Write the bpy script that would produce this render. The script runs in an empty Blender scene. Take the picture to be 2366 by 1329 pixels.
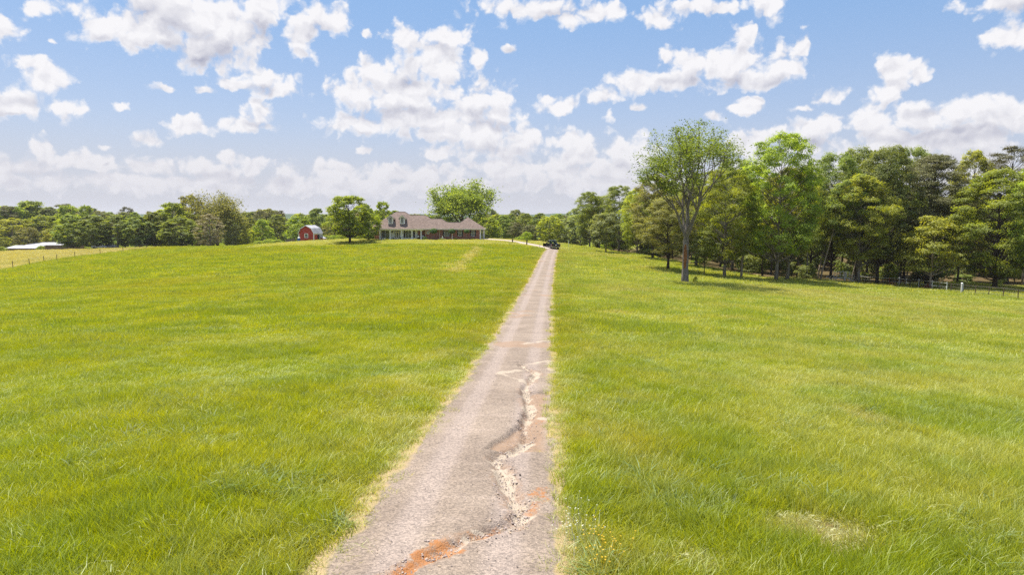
import bpy, math, random
import numpy as np
from math import radians as R, sin, cos, tan, pi, atan2, sqrt

SC = bpy.context.scene
COL = SC.collection
random.seed(7)
RNG = np.random.default_rng(7)

# ------------------------------------------------------------------ camera
HC, PITCH, F = 4.0, R(5.76), 1577.0
cam_d = bpy.data.cameras.new('camera')
cam_d.sensor_width = 36.0
cam_d.lens = 36.0 * F / 2366.0
cam_d.clip_start, cam_d.clip_end = 0.1, 20000.0
cam = bpy.data.objects.new('camera', cam_d)
cam.location = (0, 0, HC)
cam.rotation_euler = (R(90) - PITCH, 0, 0)
COL.objects.link(cam)
SC.camera = cam

# ------------------------------------------------------------------ render look
vs = SC.view_settings
vs.view_transform = 'Standard'
vs.look = 'None'
vs.exposure = 1.2
vs.gamma = 1.0
vs.use_curve_mapping = False
EXPO = 2 ** 1.2
SC.render.engine = 'CYCLES'
cy = SC.cycles
cy.max_bounces = 10
cy.diffuse_bounces = 6
cy.glossy_bounces = 2
cy.transmission_bounces = 8
cy.transparent_max_bounces = 4
cy.caustics_reflective = cy.caustics_refractive = False
cy.use_adaptive_sampling = True
cy.adaptive_threshold = 0.006
cy.use_denoising = False
cy.denoiser = 'OPENIMAGEDENOISE'
cy.denoising_input_passes = 'RGB_ALBEDO_NORMAL'
cy.denoising_prefilter = 'ACCURATE'
cy.sample_clamp_indirect = 6.0

# ------------------------------------------------------------------ sun
SUN_DIR = np.array([-0.92, 0.82, 3.1]); SUN_DIR /= np.linalg.norm(SUN_DIR)
SUN_EL = math.asin(SUN_DIR[2]); SUN_AZ = atan2(SUN_DIR[0], SUN_DIR[1])
sun_d = bpy.data.lights.new('sun', 'SUN')
sun_d.energy = 4.0
sun_d.angle = R(0.53)
sun_d.color = (1.0, 0.955, 0.88)
sun = bpy.data.objects.new('sun', sun_d)
sun.rotation_euler = (pi / 2 - SUN_EL, 0, pi - SUN_AZ)
COL.objects.link(sun)


def raydir(u, v):
    dx = (u - 1183.0) / F
    dy = (664.5 - v) / F
    return np.array([dx, cos(PITCH) + dy * sin(PITCH), -sin(PITCH) + dy * cos(PITCH)])


def at(u, v, Y):
    """world point seen at photo pixel (u, v), Y metres ahead of the camera"""
    d = raydir(u, v)
    return d * (Y / d[1]) + np.array([0, 0, HC])


# ------------------------------------------------------------------ node helpers
def N(nt, typ, **kw):
    n = nt.nodes.new(typ)
    for k, val in kw.items():
        if k.startswith('i_'):
            n.inputs[k[2:]].default_value = val
        else:
            setattr(n, k, val)
    return n


def math_(nt, op, a, b=None, c=None, clamp=False):
    n = nt.nodes.new('ShaderNodeMath')
    n.operation = op
    n.use_clamp = clamp
    for i, x in enumerate((a, b, c)):
        if x is None:
            continue
        if isinstance(x, (int, float)):
            n.inputs[i].default_value = float(x)
        else:
            nt.links.new(x, n.inputs[i])
    return n.outputs[0]


def vmath(nt, op, a, b=None, c=None):
    n = nt.nodes.new('ShaderNodeVectorMath')
    n.operation = op
    for i, x in enumerate((a, b, c)):
        if x is None:
            continue
        if isinstance(x, (tuple, list)):
            n.inputs[i].default_value = x
        else:
            nt.links.new(x, n.inputs[i])
    return n.outputs['Value'] if op in ('LENGTH', 'DOT_PRODUCT', 'DISTANCE') else n.outputs[0]


def smooth(nt, x, lo, hi):
    n = nt.nodes.new('ShaderNodeMapRange')
    n.interpolation_type = 'SMOOTHSTEP'
    nt.links.new(x, n.inputs[0])
    n.inputs[1].default_value = lo
    n.inputs[2].default_value = hi
    return n.outputs[0]


def mixc(nt, fac, a, b, blend='MIX'):
    n = nt.nodes.new('ShaderNodeMix')
    n.data_type = 'RGBA'
    n.blend_type = blend
    n.clamp_factor = True
    for sock, x in ((n.inputs[0], fac), (n.inputs[6], a), (n.inputs[7], b)):
        if isinstance(x, (int, float)):
            sock.default_value = float(x)
        elif isinstance(x, (tuple, list)):
            sock.default_value = (*x[:3], 1.0)
        else:
            nt.links.new(x, sock)
    return n.outputs[2]


def noise(nt, vec, scale, detail=2.0, rough=0.5, dist=0.0, out=0):
    n = nt.nodes.new('ShaderNodeTexNoise')
    n.inputs['Scale'].default_value = scale
    n.inputs['Detail'].default_value = detail
    n.inputs['Roughness'].default_value = rough
    n.inputs['Distortion'].default_value = dist
    if vec is not None:
        nt.links.new(vec, n.inputs['Vector'])
    return n.outputs[out]


def attr(nt, name, typ='GEOMETRY'):
    n = nt.nodes.new('ShaderNodeAttribute')
    n.attribute_name = name
    n.attribute_type = typ
    return n.outputs['Fac']


def lin(r, g, b):
    f = lambda c: ((c / 255 + 0.055) / 1.055) ** 2.4 if c > 10 else c / 255 / 12.92
    return (f(r), f(g), f(b))


# ------------------------------------------------------------------ sky
CLOUDS = [
    (430, 30, 230, 100), (330, 60, 140, 60), (530, 70, 110, 80), (480, 110, 130, 50), (600, 20, 60, 60), (245, 60, 70, 45),
    (5, 60, 50, 42), (75, 10, 34, 17), (745, 45, 62, 42), (690, 85, 42, 48), (775, 40, 40, 34), (845, 76, 16, 9),
    (95, 190, 70, 48), (40, 225, 70, 40), (150, 248, 50, 28), (65, 150, 45, 26), (20, 250, 40, 26),
    (605, 180, 72, 36), (555, 195, 62, 18), (645, 208, 42, 22), (470, 210, 30, 14),
    (376, 203, 30, 11), (285, 245, 22, 8), (122, 96, 10, 10),
    (440, 290, 66, 22), (598, 268, 34, 36), (575, 292, 72, 16), (515, 285, 30, 13),
    (345, 319, 58, 16), (250, 340, 22, 9), (842, 350, 24, 9),
    (955, 95, 55, 52), (1040, 88, 48, 46), (1000, 150, 85, 55), (865, 165, 50, 45), (815, 210, 62, 50), (950, 220, 150, 65),
    (1110, 235, 88, 50), (1010, 270, 180, 45), (870, 285, 120, 30), (790, 295, 45, 15), (1155, 262, 52, 25), (1060, 305, 150, 30),
    (1130, 335, 110, 45), (1210, 320, 55, 45), (1010, 352, 56, 16), (1180, 115, 16, 12), (1110, 130, 26, 22),
    (1285, 248, 52, 22), (1268, 232, 22, 20), (1318, 238, 24, 22), (1240, 20, 150, 30), (1390, 25, 65, 26), (1310, 45, 55, 22),
    (1525, 40, 38, 32), (1600, 18, 62, 20), (1680, 12, 60, 18),
    (1722, 85, 46, 50), (1775, 20, 40, 46), (1610, 145, 90, 38), (1700, 150, 110, 52), (1800, 150, 60, 48), (1855, 112, 28, 38),
    (1560, 180, 100, 32), (1470, 190, 62, 26), (1395, 222, 36, 26), (1540, 128, 20, 26), (1740, 185, 90, 26),
    (1738, 244, 40, 22), (1708, 256, 26, 13), (1908, 228, 42, 25), (1868, 250, 42, 13), (1650, 270, 26, 12),
    (1895, 290, 60, 34), (1870, 335, 75, 40), (1770, 312, 56, 22), (1720, 340, 60, 36),
    (2068, 158, 48, 36), (2112, 172, 32, 30), (2055, 215, 48, 45), (2020, 275, 62, 45), (2130, 270, 110, 42), (2245, 250, 100, 38),
    (2340, 270, 90, 50), (2200, 325, 220, 45), (2050, 325, 100, 40), (2320, 5, 110, 32), (2350, 85, 72, 36),
    (1318, 328, 48, 26), (1345, 362, 85, 36), (1450, 350, 66, 42), (1420, 390, 140, 36), (1290, 395, 70, 36),
    (1410, 268, 16, 18), (1472, 246, 24, 11), (1180, 390, 160, 34),
    (100, 345, 34, 30), (60, 385, 100, 26), (195, 375, 105, 26), (330, 388, 85, 22), (455, 382, 42, 24), (530, 364, 24, 20),
    (500, 400, 70, 22), (588, 386, 36, 24), (662, 393, 46, 22), (740, 392, 50, 24), (810, 395, 70, 24), (905, 405, 80, 22), (980, 405, 50, 26),
    (300, 425, 420, 26), (900, 430, 420, 26), (1500, 430, 400, 30), (2000, 400, 500, 50),
]
SHADES = [   # grey undersides
    (500, 125, 130, 42), (330, 30, 110, 40), (600, 75, 60, 50), (60, 232, 70, 16), (600, 205, 60, 14), (1010, 262, 130, 26), (860, 268, 70, 22),
    (940, 190, 50, 20), (1120, 288, 80, 16), (1290, 30, 110, 18), (1700, 190, 130, 18), (1560, 190, 70, 14), (2340, 18, 80, 20), (2160, 318, 200, 22), (2130, 262, 60, 16),
    (2310, 300, 80, 20), (1890, 330, 60, 16), (600, 288, 40, 8), (110, 400, 130, 14), (540, 412, 200, 14), (1140, 345, 70, 14), (740, 60, 30, 14), (1000, 110, 50, 16),
]


def azel(u, v):
    d = raydir(u, v)
    d = d / np.linalg.norm(d)
    return atan2(d[0], d[1]), math.asin(d[2])


BILM = 0.90


def build_world():
    w = bpy.data.worlds.new('World')
    SC.world = w
    w.use_nodes = True
    w.cycles.sampling_method = 'NONE'
    nt = w.node_tree
    nt.nodes.clear()
    L = nt.links
    out = N(nt, 'ShaderNodeOutputWorld')
    bg = N(nt, 'ShaderNodeBackground')
    STR = 0.12
    bg.inputs['Strength'].default_value = STR
    L.new(bg.outputs[0], out.inputs[0])
    sky = N(nt, 'ShaderNodeTexSky', sky_type='NISHITA')
    sky.sun_disc = False
    sky.sun_elevation = SUN_EL
    sky.sun_rotation = SUN_AZ
    sky.altitude = 100
    sky.air_density = 1.0
    sky.dust_density = 2.2
    sky.ozone_density = 2.0
    tc = N(nt, 'ShaderNodeTexCoord')
    D = tc.outputs['Generated']
    sep = N(nt, 'ShaderNodeSeparateXYZ')
    L.new(D, sep.inputs[0])
    az = math_(nt, 'ARCTAN2', sep.outputs[0], sep.outputs[1])
    el = math_(nt, 'ARCSINE', sep.outputs[2])
    # ragged edges: the look-up position is displaced by noise
    wn = N(nt, 'ShaderNodeTexNoise', noise_dimensions='2D')
    cmb0 = N(nt, 'ShaderNodeCombineXYZ')
    L.new(az, cmb0.inputs[0]); L.new(el, cmb0.inputs[1])
    L.new(cmb0.outputs[0], wn.inputs['Vector'])
    wn.inputs['Scale'].default_value = 22.0
    wn.inputs['Detail'].default_value = 5.0
    wn.inputs['Roughness'].default_value = 0.6
    wv = vmath(nt, 'MULTIPLY_ADD', wn.outputs['Color'], (0.026, 0.020, 0.0), (-0.013, -0.010, 0.0))
    cmb = N(nt, 'ShaderNodeCombineXYZ')
    L.new(az, cmb.inputs[0])
    L.new(el, cmb.inputs[1])
    P = vmath(nt, 'ADD', cmb.outputs[0], wv)

    def field(blobs, k, P=P):
        cur = None
        for (u, v, ru, rv) in blobs:
            a, e = azel(u, v)
            a1, _ = azel(u + 20, v); _, e1 = azel(u, v - 20)
            su, sv = (a1 - a) / 20, (e1 - e) / 20
            rx, ry = max(ru * su, 1e-3), max(rv * sv, 1e-3)
            q = vmath(nt, 'MULTIPLY_ADD', P, (1 / rx, 1 / ry, 0), (-a / rx, -e / ry, 0))
            l = vmath(nt, 'LENGTH', q)
            cur = l if cur is None else math_(nt, 'SMOOTH_MIN', cur, l, k)
        return math_(nt, 'SUBTRACT', 1.0, cur)
    Fc = field(CLOUDS, 0.25)
    # cloud cover outside the frame, same kind of sky
    big = noise(nt, D, 4.2, 4, 0.55)
    aab = math_(nt, 'ABSOLUTE', az)
    om1 = smooth(nt, aab, 0.66, 0.80)
    om2 = smooth(nt, el, 0.34, 0.46)
    om = math_(nt, 'MAXIMUM', om1, om2)
    Fo = math_(nt, 'MULTIPLY_ADD', big, 5.0, -2.65)
    Fo = math_(nt, 'MULTIPLY_ADD', math_(nt, 'SUBTRACT', 1.0, om), -4.0, Fo)
    Fall = math_(nt, 'MAXIMUM', Fc, Fo)
    # billows
    cd = N(nt, 'ShaderNodeCombineXYZ')
    L.new(math_(nt, 'MULTIPLY', az, 0.93), cd.inputs[0]); L.new(el, cd.inputs[1])
    E = cd.outputs[0]
    Ew = vmath(nt, 'MULTIPLY_ADD', wn.outputs['Color'], (0.03, 0.03, 0.0), E)

    def noise2(vec, scale, detail, rough):
        o = noise(nt, vec, scale, detail, rough)
        o.node.noise_dimensions = '2D'
        return o

    def billow(vec):
        n = N(nt, 'ShaderNodeTexVoronoi', feature='SMOOTH_F1', voronoi_dimensions='2D')
        n.inputs['Scale'].default_value = 36.0
        n.inputs['Detail'].default_value = 2.0
        n.inputs['Roughness'].default_value = 0.55
        n.inputs['Smoothness'].default_value = 0.5
        L.new(vec, n.inputs['Vector'])
        return n.outputs['Distance']
    bil = billow(Ew)
    fine = noise2(E, 60.0, 6, 0.62)
    mid = noise2(E, 16.0, 5, 0.6)
    d = math_(nt, 'MULTIPLY_ADD', math_(nt, 'SUBTRACT', BILM, bil), 1.05, Fall)
    d = math_(nt, 'MULTIPLY_ADD', math_(nt, 'SUBTRACT', fine, 0.47), 0.62, d)
    d = math_(nt, 'MULTIPLY_ADD', math_(nt, 'SUBTRACT', mid, 0.5), 0.6, d)
    alpha = smooth(nt, d, -0.02, 0.66)
    # shading: the same billows looked up a step towards the sun
    bil2 = billow(vmath(nt, 'ADD', Ew, (-0.004, 0.009, 0.0)))
    mid2 = noise2(vmath(nt, 'ADD', E, (-0.008, 0.018, 0.0)), 16.0, 5, 0.6)
    rel = math_(nt, 'SUBTRACT', bil2, bil)
    rel = math_(nt, 'MULTIPLY_ADD', math_(nt, 'SUBTRACT', mid, mid2), 1.3, rel)
    # undersides: where the cloud goes on above this point
    up = math_(nt, 'SUBTRACT', field(CLOUDS, 0.25, vmath(nt, 'ADD', P, (0.004, 0.020, 0.0))), Fc)
    up = math_(nt, 'MULTIPLY_ADD', math_(nt, 'SUBTRACT', mid, 0.5), 0.7, up)
    under = math_(nt, 'MULTIPLY', smooth(nt, up, -0.15, 0.55), smooth(nt, d, 0.15, 0.9))
    Fs = field(SHADES, 0.3)
    Fs = math_(nt, 'MULTIPLY_ADD', math_(nt, 'SUBTRACT', mid, 0.5), 1.4, Fs)
    sh = smooth(nt, Fs, -0.25, 0.9)
    thick = smooth(nt, d, 0.25, 1.5)
    lum = math_(nt, 'MULTIPLY_ADD', rel, 0.42, 0.985)
    lum = math_(nt, 'MULTIPLY_ADD', sh, -0.42, lum)
    lum = math_(nt, 'MULTIPLY_ADD', under, -0.46, lum)
    lum = math_(nt, 'MULTIPLY_ADD', thick, -0.05, lum, clamp=True)
    K = 1.0 / (STR * EXPO)
    ccol = mixc(nt, lum, tuple(x * K for x in lin(168, 171, 192)), tuple(x * K * 1.02 for x in lin(246, 245, 248)))
    # sky
    skyc = mixc(nt, 1.0, sky.outputs[0], (0.86, 0.93, 1.0), 'MULTIPLY')
    hz = smooth(nt, el, -0.06, 0.33)
    hcol = mixc(nt, hz, tuple(x * K for x in lin(203, 204, 216)), tuple(x * K for x in lin(130, 170, 218)))
    skyc = mixc(nt, 0.85, skyc, hcol)
    fin = mixc(nt, alpha, skyc, ccol)
    # distance softens the low clouds
    low = smooth(nt, el, 0.01, 0.15)
    low = math_(nt, 'MULTIPLY_ADD', low, -0.62, 0.62)
    fin = mixc(nt, low, fin, tuple(x * K for x in lin(207, 206, 215)))
    # below the horizon: pasture colour
    gr = smooth(nt, el, -0.03, -0.008)
    fin = mixc(nt, gr, tuple(x * K for x in lin(120, 135, 60)), fin)
    L.new(fin, bg.inputs['Color'])


build_world()


# ------------------------------------------------------------------ numpy noise
_T = np.random.default_rng(99).random((256, 256))


def vnoise(x, y):
    xi = np.floor(x).astype(int); yi = np.floor(y).astype(int)
    fx = x - xi; fy = y - yi
    fx = fx * fx * (3 - 2 * fx); fy = fy * fy * (3 - 2 * fy)
    a = _T[xi & 255, yi & 255]; b = _T[(xi + 1) & 255, yi & 255]
    c = _T[xi & 255, (yi + 1) & 255]; d_ = _T[(xi + 1) & 255, (yi + 1) & 255]
    return (a * (1 - fx) + b * fx) * (1 - fy) + (c * (1 - fx) + d_ * fx) * fy


def fbm(x, y, s, o=4, off=0.0):
    x = np.asarray(x, float); y = np.asarray(y, float)
    r = 0; amp = 0.5; tot = 0
    for i in range(o):
        r = r + amp * vnoise(x / s + 17.3 * i + off, y / s + 9.1 * i + off * 1.7)
        tot += amp; amp *= 0.5; s = s / 2.03
    return r / tot


def sstep(x, a, b):
    t = np.clip((x - a) / (b - a), 0, 1)
    return t * t * (3 - 2 * t)


# ------------------------------------------------------------------ terrain shape
CTRL = []
for (u, v, Y) in [
    (1022, 1329, 7.19), (1135, 1000, 13.3), (1177, 870, 20.3), (1233, 700, 47.5), (1258, 625, 88), (1276, 577, 146),
    (17, 622, 126), (148, 598, 160), (300, 579, 185), (390, 571, 200), (0, 604, 168), (0, 575, 225), (200, 574, 212), (100, 575, 230),
    (560, 570, 192), (700, 566, 175), (640, 567, 178), (715, 558, 171), (805, 561, 155), (880, 554, 166), (990, 553.5, 166), (1118, 553, 166), (1050, 553.3, 172),
    (880, 552, 174), (1118, 551.5, 174), (1180, 557, 160), (1215, 564, 155), (1250, 570, 150), (1000, 572, 140), (1100, 570, 142), (850, 577, 135), (600, 600, 120),
    (1590, 656, 76), (1547, 625, 100), (1680, 644, 96), (1717, 641, 98), (1805, 649, 97), (1400, 584, 140), (1340, 576, 155), (1450, 588, 150),
    (2348, 694, 80), (2222, 679, 93), (2077, 663, 113), (1951, 653, 112), (2330, 662, 115), (2163, 655, 112),
]:
    CTRL.append(at(u, v, Y))
for p in [(6, 8, -0.25), (-7, 8, -0.12), (0, -25, 0.8), (-40, -20, 0), (40, -20, -1.5), (30, 38, -3.2), (-32, 42, -2.4), (60, 40, -4.6), (-70, 60, -4.0),
          (-110, 90, -5.6), (100, 90, -7.0), (-20, 228, -5.2), (-75, 240, -8.0), (-54, 225, -6.0), (20, 230, -6.0), (60, 190, -7.5), (110, 150, -8.0),
          (-150, 260, -9.0), (-190, 180, -9.0), (120, 20, -6.5), (-120, 10, -4.5), (-140, 300, -9.0), (0, 300, -9), (100, 260, -9), (-220, 300, -9), (200, 120, -9), (180, 220, -9)]:
    CTRL.append(np.array(p, float))
CTRL = np.array(CTRL)


def tps_k(r2):
    return 0.5 * r2 * np.log(r2 + 1e-9)


def tps_fit(pts, vals, lam):
    n = len(pts)
    d2 = ((pts[:, None] - pts[None]) ** 2).sum(-1)
    A = np.zeros((n + 3, n + 3))
    A[:n, :n] = tps_k(d2) + lam * np.eye(n)
    A[:n, n] = 1; A[:n, n + 1:] = pts
    A[n, :n] = 1; A[n + 1:, :n] = pts.T
    return np.linalg.solve(A, np.concatenate([vals, np.zeros(3)]))


_S = 50.0
_TP = CTRL[:, :2] / _S
_TW = tps_fit(_TP, CTRL[:, 2], 0.004)


def base_z(x, y):
    x = np.asarray(x, float); y = np.asarray(y, float)
    sh = x.shape
    q = np.stack([x.ravel(), y.ravel()], 1) / _S
    out = np.empty(len(q))
    for i in range(0, len(q), 20000):
        qq = q[i:i + 20000]
        d2 = ((qq[:, None] - _TP[None]) ** 2).sum(-1)
        out[i:i + 20000] = tps_k(d2) @ _TW[:-3] + _TW[-3] + qq @ _TW[-2:]
    z = out.reshape(sh)
    far = sstep(np.hypot(x - 0, y - 110), 150, 330)
    zf = -9.0 + 5.0 * (fbm(x, y, 420, 2, 3.1) - 0.5) + 0.004 * np.clip(np.hypot(x, y) - 900, 0, 4000)
    z = np.clip(z, -14, 3)
    return z * (1 - far) + zf * far


# driveway centre line, from its two edges in the photograph
_DE = []
for (ul, ur, v) in [(740, 1305, 1329), (842, 1302, 1180), (980, 1290, 1000), (1075, 1281, 870), (1137, 1278, 780), (1190, 1277, 700), (1228, 1281, 640), (1262, 1291, 577)]:
    zc = 2.7 * F / (ur - ul)
    d = raydir((ul + ur) / 2, v)
    p = d * zc
    _DE.append((p[1], p[0]))
_DE = np.array(_DE)
_cf = np.polyfit(_DE[:, 0], _DE[:, 1], 2)
HW = 1.42


def drive_x(y):
    return np.polyval(_cf, y)


def drive_d(x, y):
    """distance from the driveway's centre line, in half widths; large beyond its end"""
    y = np.asarray(y, float)
    d = np.abs(np.asarray(x, float) - drive_x(y))
    return np.where((y > 149.5), d + (y - 149.5) * 2, d)


BEND = np.array([at(1276, 577, 146), at(1262, 574, 149.5), at(1235, 568.5, 153), at(1205, 561.5, 157), at(1170, 556, 161), at(1135, 552.3, 165), at(1105, 551, 170)])[:, :2]


def seg_dist(x, y, pl):
    x = np.asarray(x, float); y = np.asarray(y, float)
    best = np.full(x.shape, 1e9)
    for a, b in zip(pl[:-1], pl[1:]):
        ab = b - a
        t = np.clip(((x - a[0]) * ab[0] + (y - a[1]) * ab[1]) / (ab @ ab), 0, 1)
        best = np.minimum(best, np.hypot(x - a[0] - t * ab[0], y - a[1] - t * ab[1]))
    return best


def ground_z(x, y):
    x = np.asarray(x, float); y = np.asarray(y, float)
    z = base_z(x, y)
    bump = (fbm(x, y, 9.0, 3, 1.0) - 0.5) * 0.28 * sstep(drive_d(x, y), 1.6, 5.0)
    return z + bump * (1 - sstep(np.hypot(x + 20, y - 168), 20, 12) * 0)


def gz(x, y):
    return float(ground_z(np.array([x]), np.array([y]))[0])


LF = [at(17, 622, 126)[:2], at(148, 598, 160)[:2], at(300, 579, 185)[:2], at(390, 571, 200)[:2]]       # left fence line
LF = np.array([LF[0] + (LF[0] - LF[1]) * 1.2] + LF)
WOOD = np.array([(14, 178), (25, 153), (33, 112), (37, 101), (50, 110), (58, 116), (66, 118), (80, 112), (120, 98), (170, 80), (260, 60), (260, 300), (14, 300)])
TRACK = np.array([at(1105, 566, 143)[:2], at(1085, 585, 118)[:2], at(1045, 630, 82)[:2]])


def in_poly(x, y, poly):
    x = np.asarray(x, float); y = np.asarray(y, float)
    ins = np.zeros(x.shape, bool)
    j = len(poly) - 1
    for i in range(len(poly)):
        xi, yi = poly[i]; xj, yj = poly[j]
        c = ((yi > y) != (yj > y)) & (x < (xj - xi) * (y - yi) / (yj - yi + 1e-12) + xi)
        ins ^= c
        j = i
    return ins


def dry_field(x, y):
    """0 lush pasture .. 1 straw; the worn track, the mown lawn, the neighbour's hay field, bald spots"""
    x = np.asarray(x, float); y = np.asarray(y, float)
    d = 0.78 * sstep(seg_dist(x, y, TRACK) + (fbm(x, y, 3, 2) - .5) * 2.0, 2.1, 0.7)
    d = np.maximum(d, 0.75 * sstep(drive_d(x, y) + (fbm(x, y, 1.3, 2, 2) - .5) * 0.5, 1.56, 1.32))
    dd_ = drive_d(x, y)
    d = np.maximum(d, 0.30 * sstep(dd_ + (fbm(x, y, 2.5, 3, 52) - .5) * 3.0, 4.2, 2.0) * sstep(fbm(x, y, 1.1, 3, 53), .35, .6))
    lawn = sstep(y - 148.5 + 0.10 * (x + 20) * (x > -20) + (fbm(x, y, 12, 2, 4) - .5) * 5, -1.2, 1.2) * sstep(x, -62, -55) * sstep(x, 14, 9)
    d = np.maximum(d, lawn * (0.22 + 0.32 * fbm(x, y, 5, 2, 7)))
    fx = np.interp(y, LF[:, 1], LF[:, 0])
    hay = sstep(fx - x, -0.5, 1.5) * (y > 60) * sstep(y, 340, 260)
    d = np.maximum(d, hay * (0.62 + 0.3 * fbm(x, y, 16, 2, 5)))
    d = np.maximum(d, 0.95 * bald_mask(x, y))
    spots = sstep(fbm(x, y, 2.2, 3, 11), 0.70, 0.80)
    d = np.maximum(d, 0.55 * spots * (x > 2))
    return d


def hit_ground(u, v):
    d = raydir(u, v); t = 2.0
    for _ in range(80):
        p = d * t + np.array([0, 0, HC])
        t += (p[2] - float(base_z(np.array([p[0]]), np.array([p[1]]))[0])) / (-d[2]) * 0.6
    return p[:2]


def bald_mask(x, y):
    x = np.asarray(x, float); y = np.asarray(y, float)
    b0 = hit_ground(1905, 1238)
    m = sstep(np.hypot((x - b0[0]) / .85, (y - b0[1]) / .75) + (fbm(x, y, .35, 3) - .5) * 1.3, 1.0, 0.55)
    b1 = hit_ground(1610, 1310)
    return np.maximum(m, 0.8 * sstep(np.hypot((x - b1[0]) / .4, (y - b1[1]) / .4) + (fbm(x, y, .3, 3) - .5) * 1.3, 1.0, 0.5))


def lawn_mask(x, y):
    x = np.asarray(x, float); y = np.asarray(y, float)
    return sstep(y - 148.5 + 0.10 * (x + 20) * (x > -20) + (fbm(x, y, 12, 2, 4) - .5) * 5, -1.2, 1.2) * sstep(x, -62, -55) * sstep(x, 14, 9)


# ------------------------------------------------------------------ object helpers
class MB:
    """collects simple solids into one mesh"""
    def __init__(self):
        self.v = []; self.f = []

    def add(self, vs_, fs_):
        o = len(self.v)
        self.v += [tuple(map(float, p)) for p in vs_]
        self.f += [tuple(i + o for i in f) for f in fs_]
        return self

    def box(self, x0, x1, y0, y1, z0, z1):
        return self.add([(x0, y0, z0), (x1, y0, z0), (x1, y1, z0), (x0, y1, z0), (x0, y0, z1), (x1, y0, z1), (x1, y1, z1), (x0, y1, z1)],
                        [(0, 3, 2, 1), (4, 5, 6, 7), (0, 1, 5, 4), (1, 2, 6, 5), (2, 3, 7, 6), (3, 0, 4, 7)])

    def tube(self, pts, rad, n=6, cap=True):
        pts = [np.array(p, float) for p in pts]
        if isinstance(rad, (int, float)):
            rad = [rad] * len(pts)
        vs_ = []; fs_ = []
        for i, p in enumerate(pts):
            t = pts[min(i + 1, len(pts) - 1)] - pts[max(i - 1, 0)]
            t = t / (np.linalg.norm(t) + 1e-12)
            a = np.cross(t, (0, 0, 1.0) if abs(t[2]) < 0.9 else (1.0, 0, 0)); a /= np.linalg.norm(a)
            b = np.cross(t, a)
            for k in range(n):
                th = 2 * pi * k / n
                vs_.append(p + rad[i] * (cos(th) * a + sin(th) * b))
        for i in range(len(pts) - 1):
            for k in range(n):
                k2 = (k + 1) % n
                fs_.append((i * n + k, i * n + k2, (i + 1) * n + k2, (i + 1) * n + k))
        if cap:
            fs_.append(tuple(reversed(range(n))))
            fs_.append(tuple((len(pts) - 1) * n + k for k in range(n)))
        return self.add(vs_, fs_)

    def prism(self, poly, axis, a0, a1):
        """poly: list of 2-D points in the plane normal to axis ('x': (y,z), 'y': (x,z), 'z': (x,y))"""
        def m(p, a):
            return {'x': (a, p[0], p[1]), 'y': (p[0], a, p[1]), 'z': (p[0], p[1], a)}[axis]
        n = len(poly)
        vs_ = [m(p, a0) for p in poly] + [m(p, a1) for p in poly]
        fs_ = [tuple(range(n)), tuple(reversed(range(n, 2 * n)))]
        fs_ += [(i, i + n, (i + 1) % n + n, (i + 1) % n) for i in range(n)]
        return self.add(vs_, fs_)

    def ball(self, c, r, nu=10, nv=7, jit=0.0):
        if isinstance(r, (int, float)):
            r = (r, r, r)
        vs_ = [(c[0], c[1], c[2] - r[2])]
        for j in range(1, nv):
            ph = -pi / 2 + pi * j / nv
            for i in range(nu):
                th = 2 * pi * i / nu
                k = 1 + jit * (random.random() - .5)
                vs_.append((c[0] + r[0] * cos(ph) * cos(th) * k, c[1] + r[1] * cos(ph) * sin(th) * k, c[2] + r[2] * sin(ph) * k))
        vs_.append((c[0], c[1], c[2] + r[2]))
        fs_ = [(0, 1 + (i + 1) % nu, 1 + i) for i in range(nu)]
        for j in range(nv - 2):
            for i in range(nu):
                a = 1 + j * nu
                fs_.append((a + i, a + (i + 1) % nu, a + nu + (i + 1) % nu, a + nu + i))
        t = len(vs_) - 1; a = 1 + (nv - 2) * nu
        fs_ += [(a + i, a + (i + 1) % nu, t) for i in range(nu)]
        return self.add(vs_, fs_)

    def mesh(self, name, mat, smooth_=False):
        import bmesh
        me = bpy.data.meshes.new(name)
        me.from_pydata(self.v, [], self.f)
        bm = bmesh.new(); bm.from_mesh(me)
        bmesh.ops.recalc_face_normals(bm, faces=bm.faces)
        bm.to_mesh(me); bm.free()
        me.materials.append(mat)
        if smooth_:
            me.polygons.foreach_set('use_smooth', [True] * len(me.polygons))
        me.update()
        return me

    def build(self, name, mat, parent=None, smooth_=False, bevel=0.0, loc=None):
        o = bpy.data.objects.new(name, self.mesh(name, mat, smooth_))
        COL.objects.link(o)
        if parent:
            o.parent = parent
        if loc is not None:
            o.location = loc
        if bevel:
            m = o.modifiers.new('bevel', 'BEVEL'); m.width = bevel; m.segments = 2; m.limit_method = 'ANGLE'
        return o


def np_mesh(name, V, faces, mat, tint=None, smooth_=False, extra=None):
    """faces: (n,k) int array of equal polygons"""
    me = bpy.data.meshes.new(name)
    n, k = faces.shape
    me.vertices.add(len(V)); me.vertices.foreach_set('co', np.ascontiguousarray(V, dtype=np.float32).ravel())
    me.loops.add(n * k); me.loops.foreach_set('vertex_index', faces.astype(np.int32).ravel())
    me.polygons.add(n)
    me.polygons.foreach_set('loop_start', (np.arange(n) * k).astype(np.int32))
    me.polygons.foreach_set('loop_total', np.full(n, k, dtype=np.int32))
    if smooth_:
        me.polygons.foreach_set('use_smooth', np.ones(n, dtype=bool))
    me.materials.append(mat)
    if tint is not None:
        a = me.attributes.new('tint', 'FLOAT', 'FACE'); a.data.foreach_set('value', tint.astype(np.float32))
    for nm, arr in (extra or {}).items():
        a = me.attributes.new(nm, 'FLOAT', 'POINT'); a.data.foreach_set('value', np.asarray(arr, dtype=np.float32).ravel())
    me.update(calc_edges=True)
    return me


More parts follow.
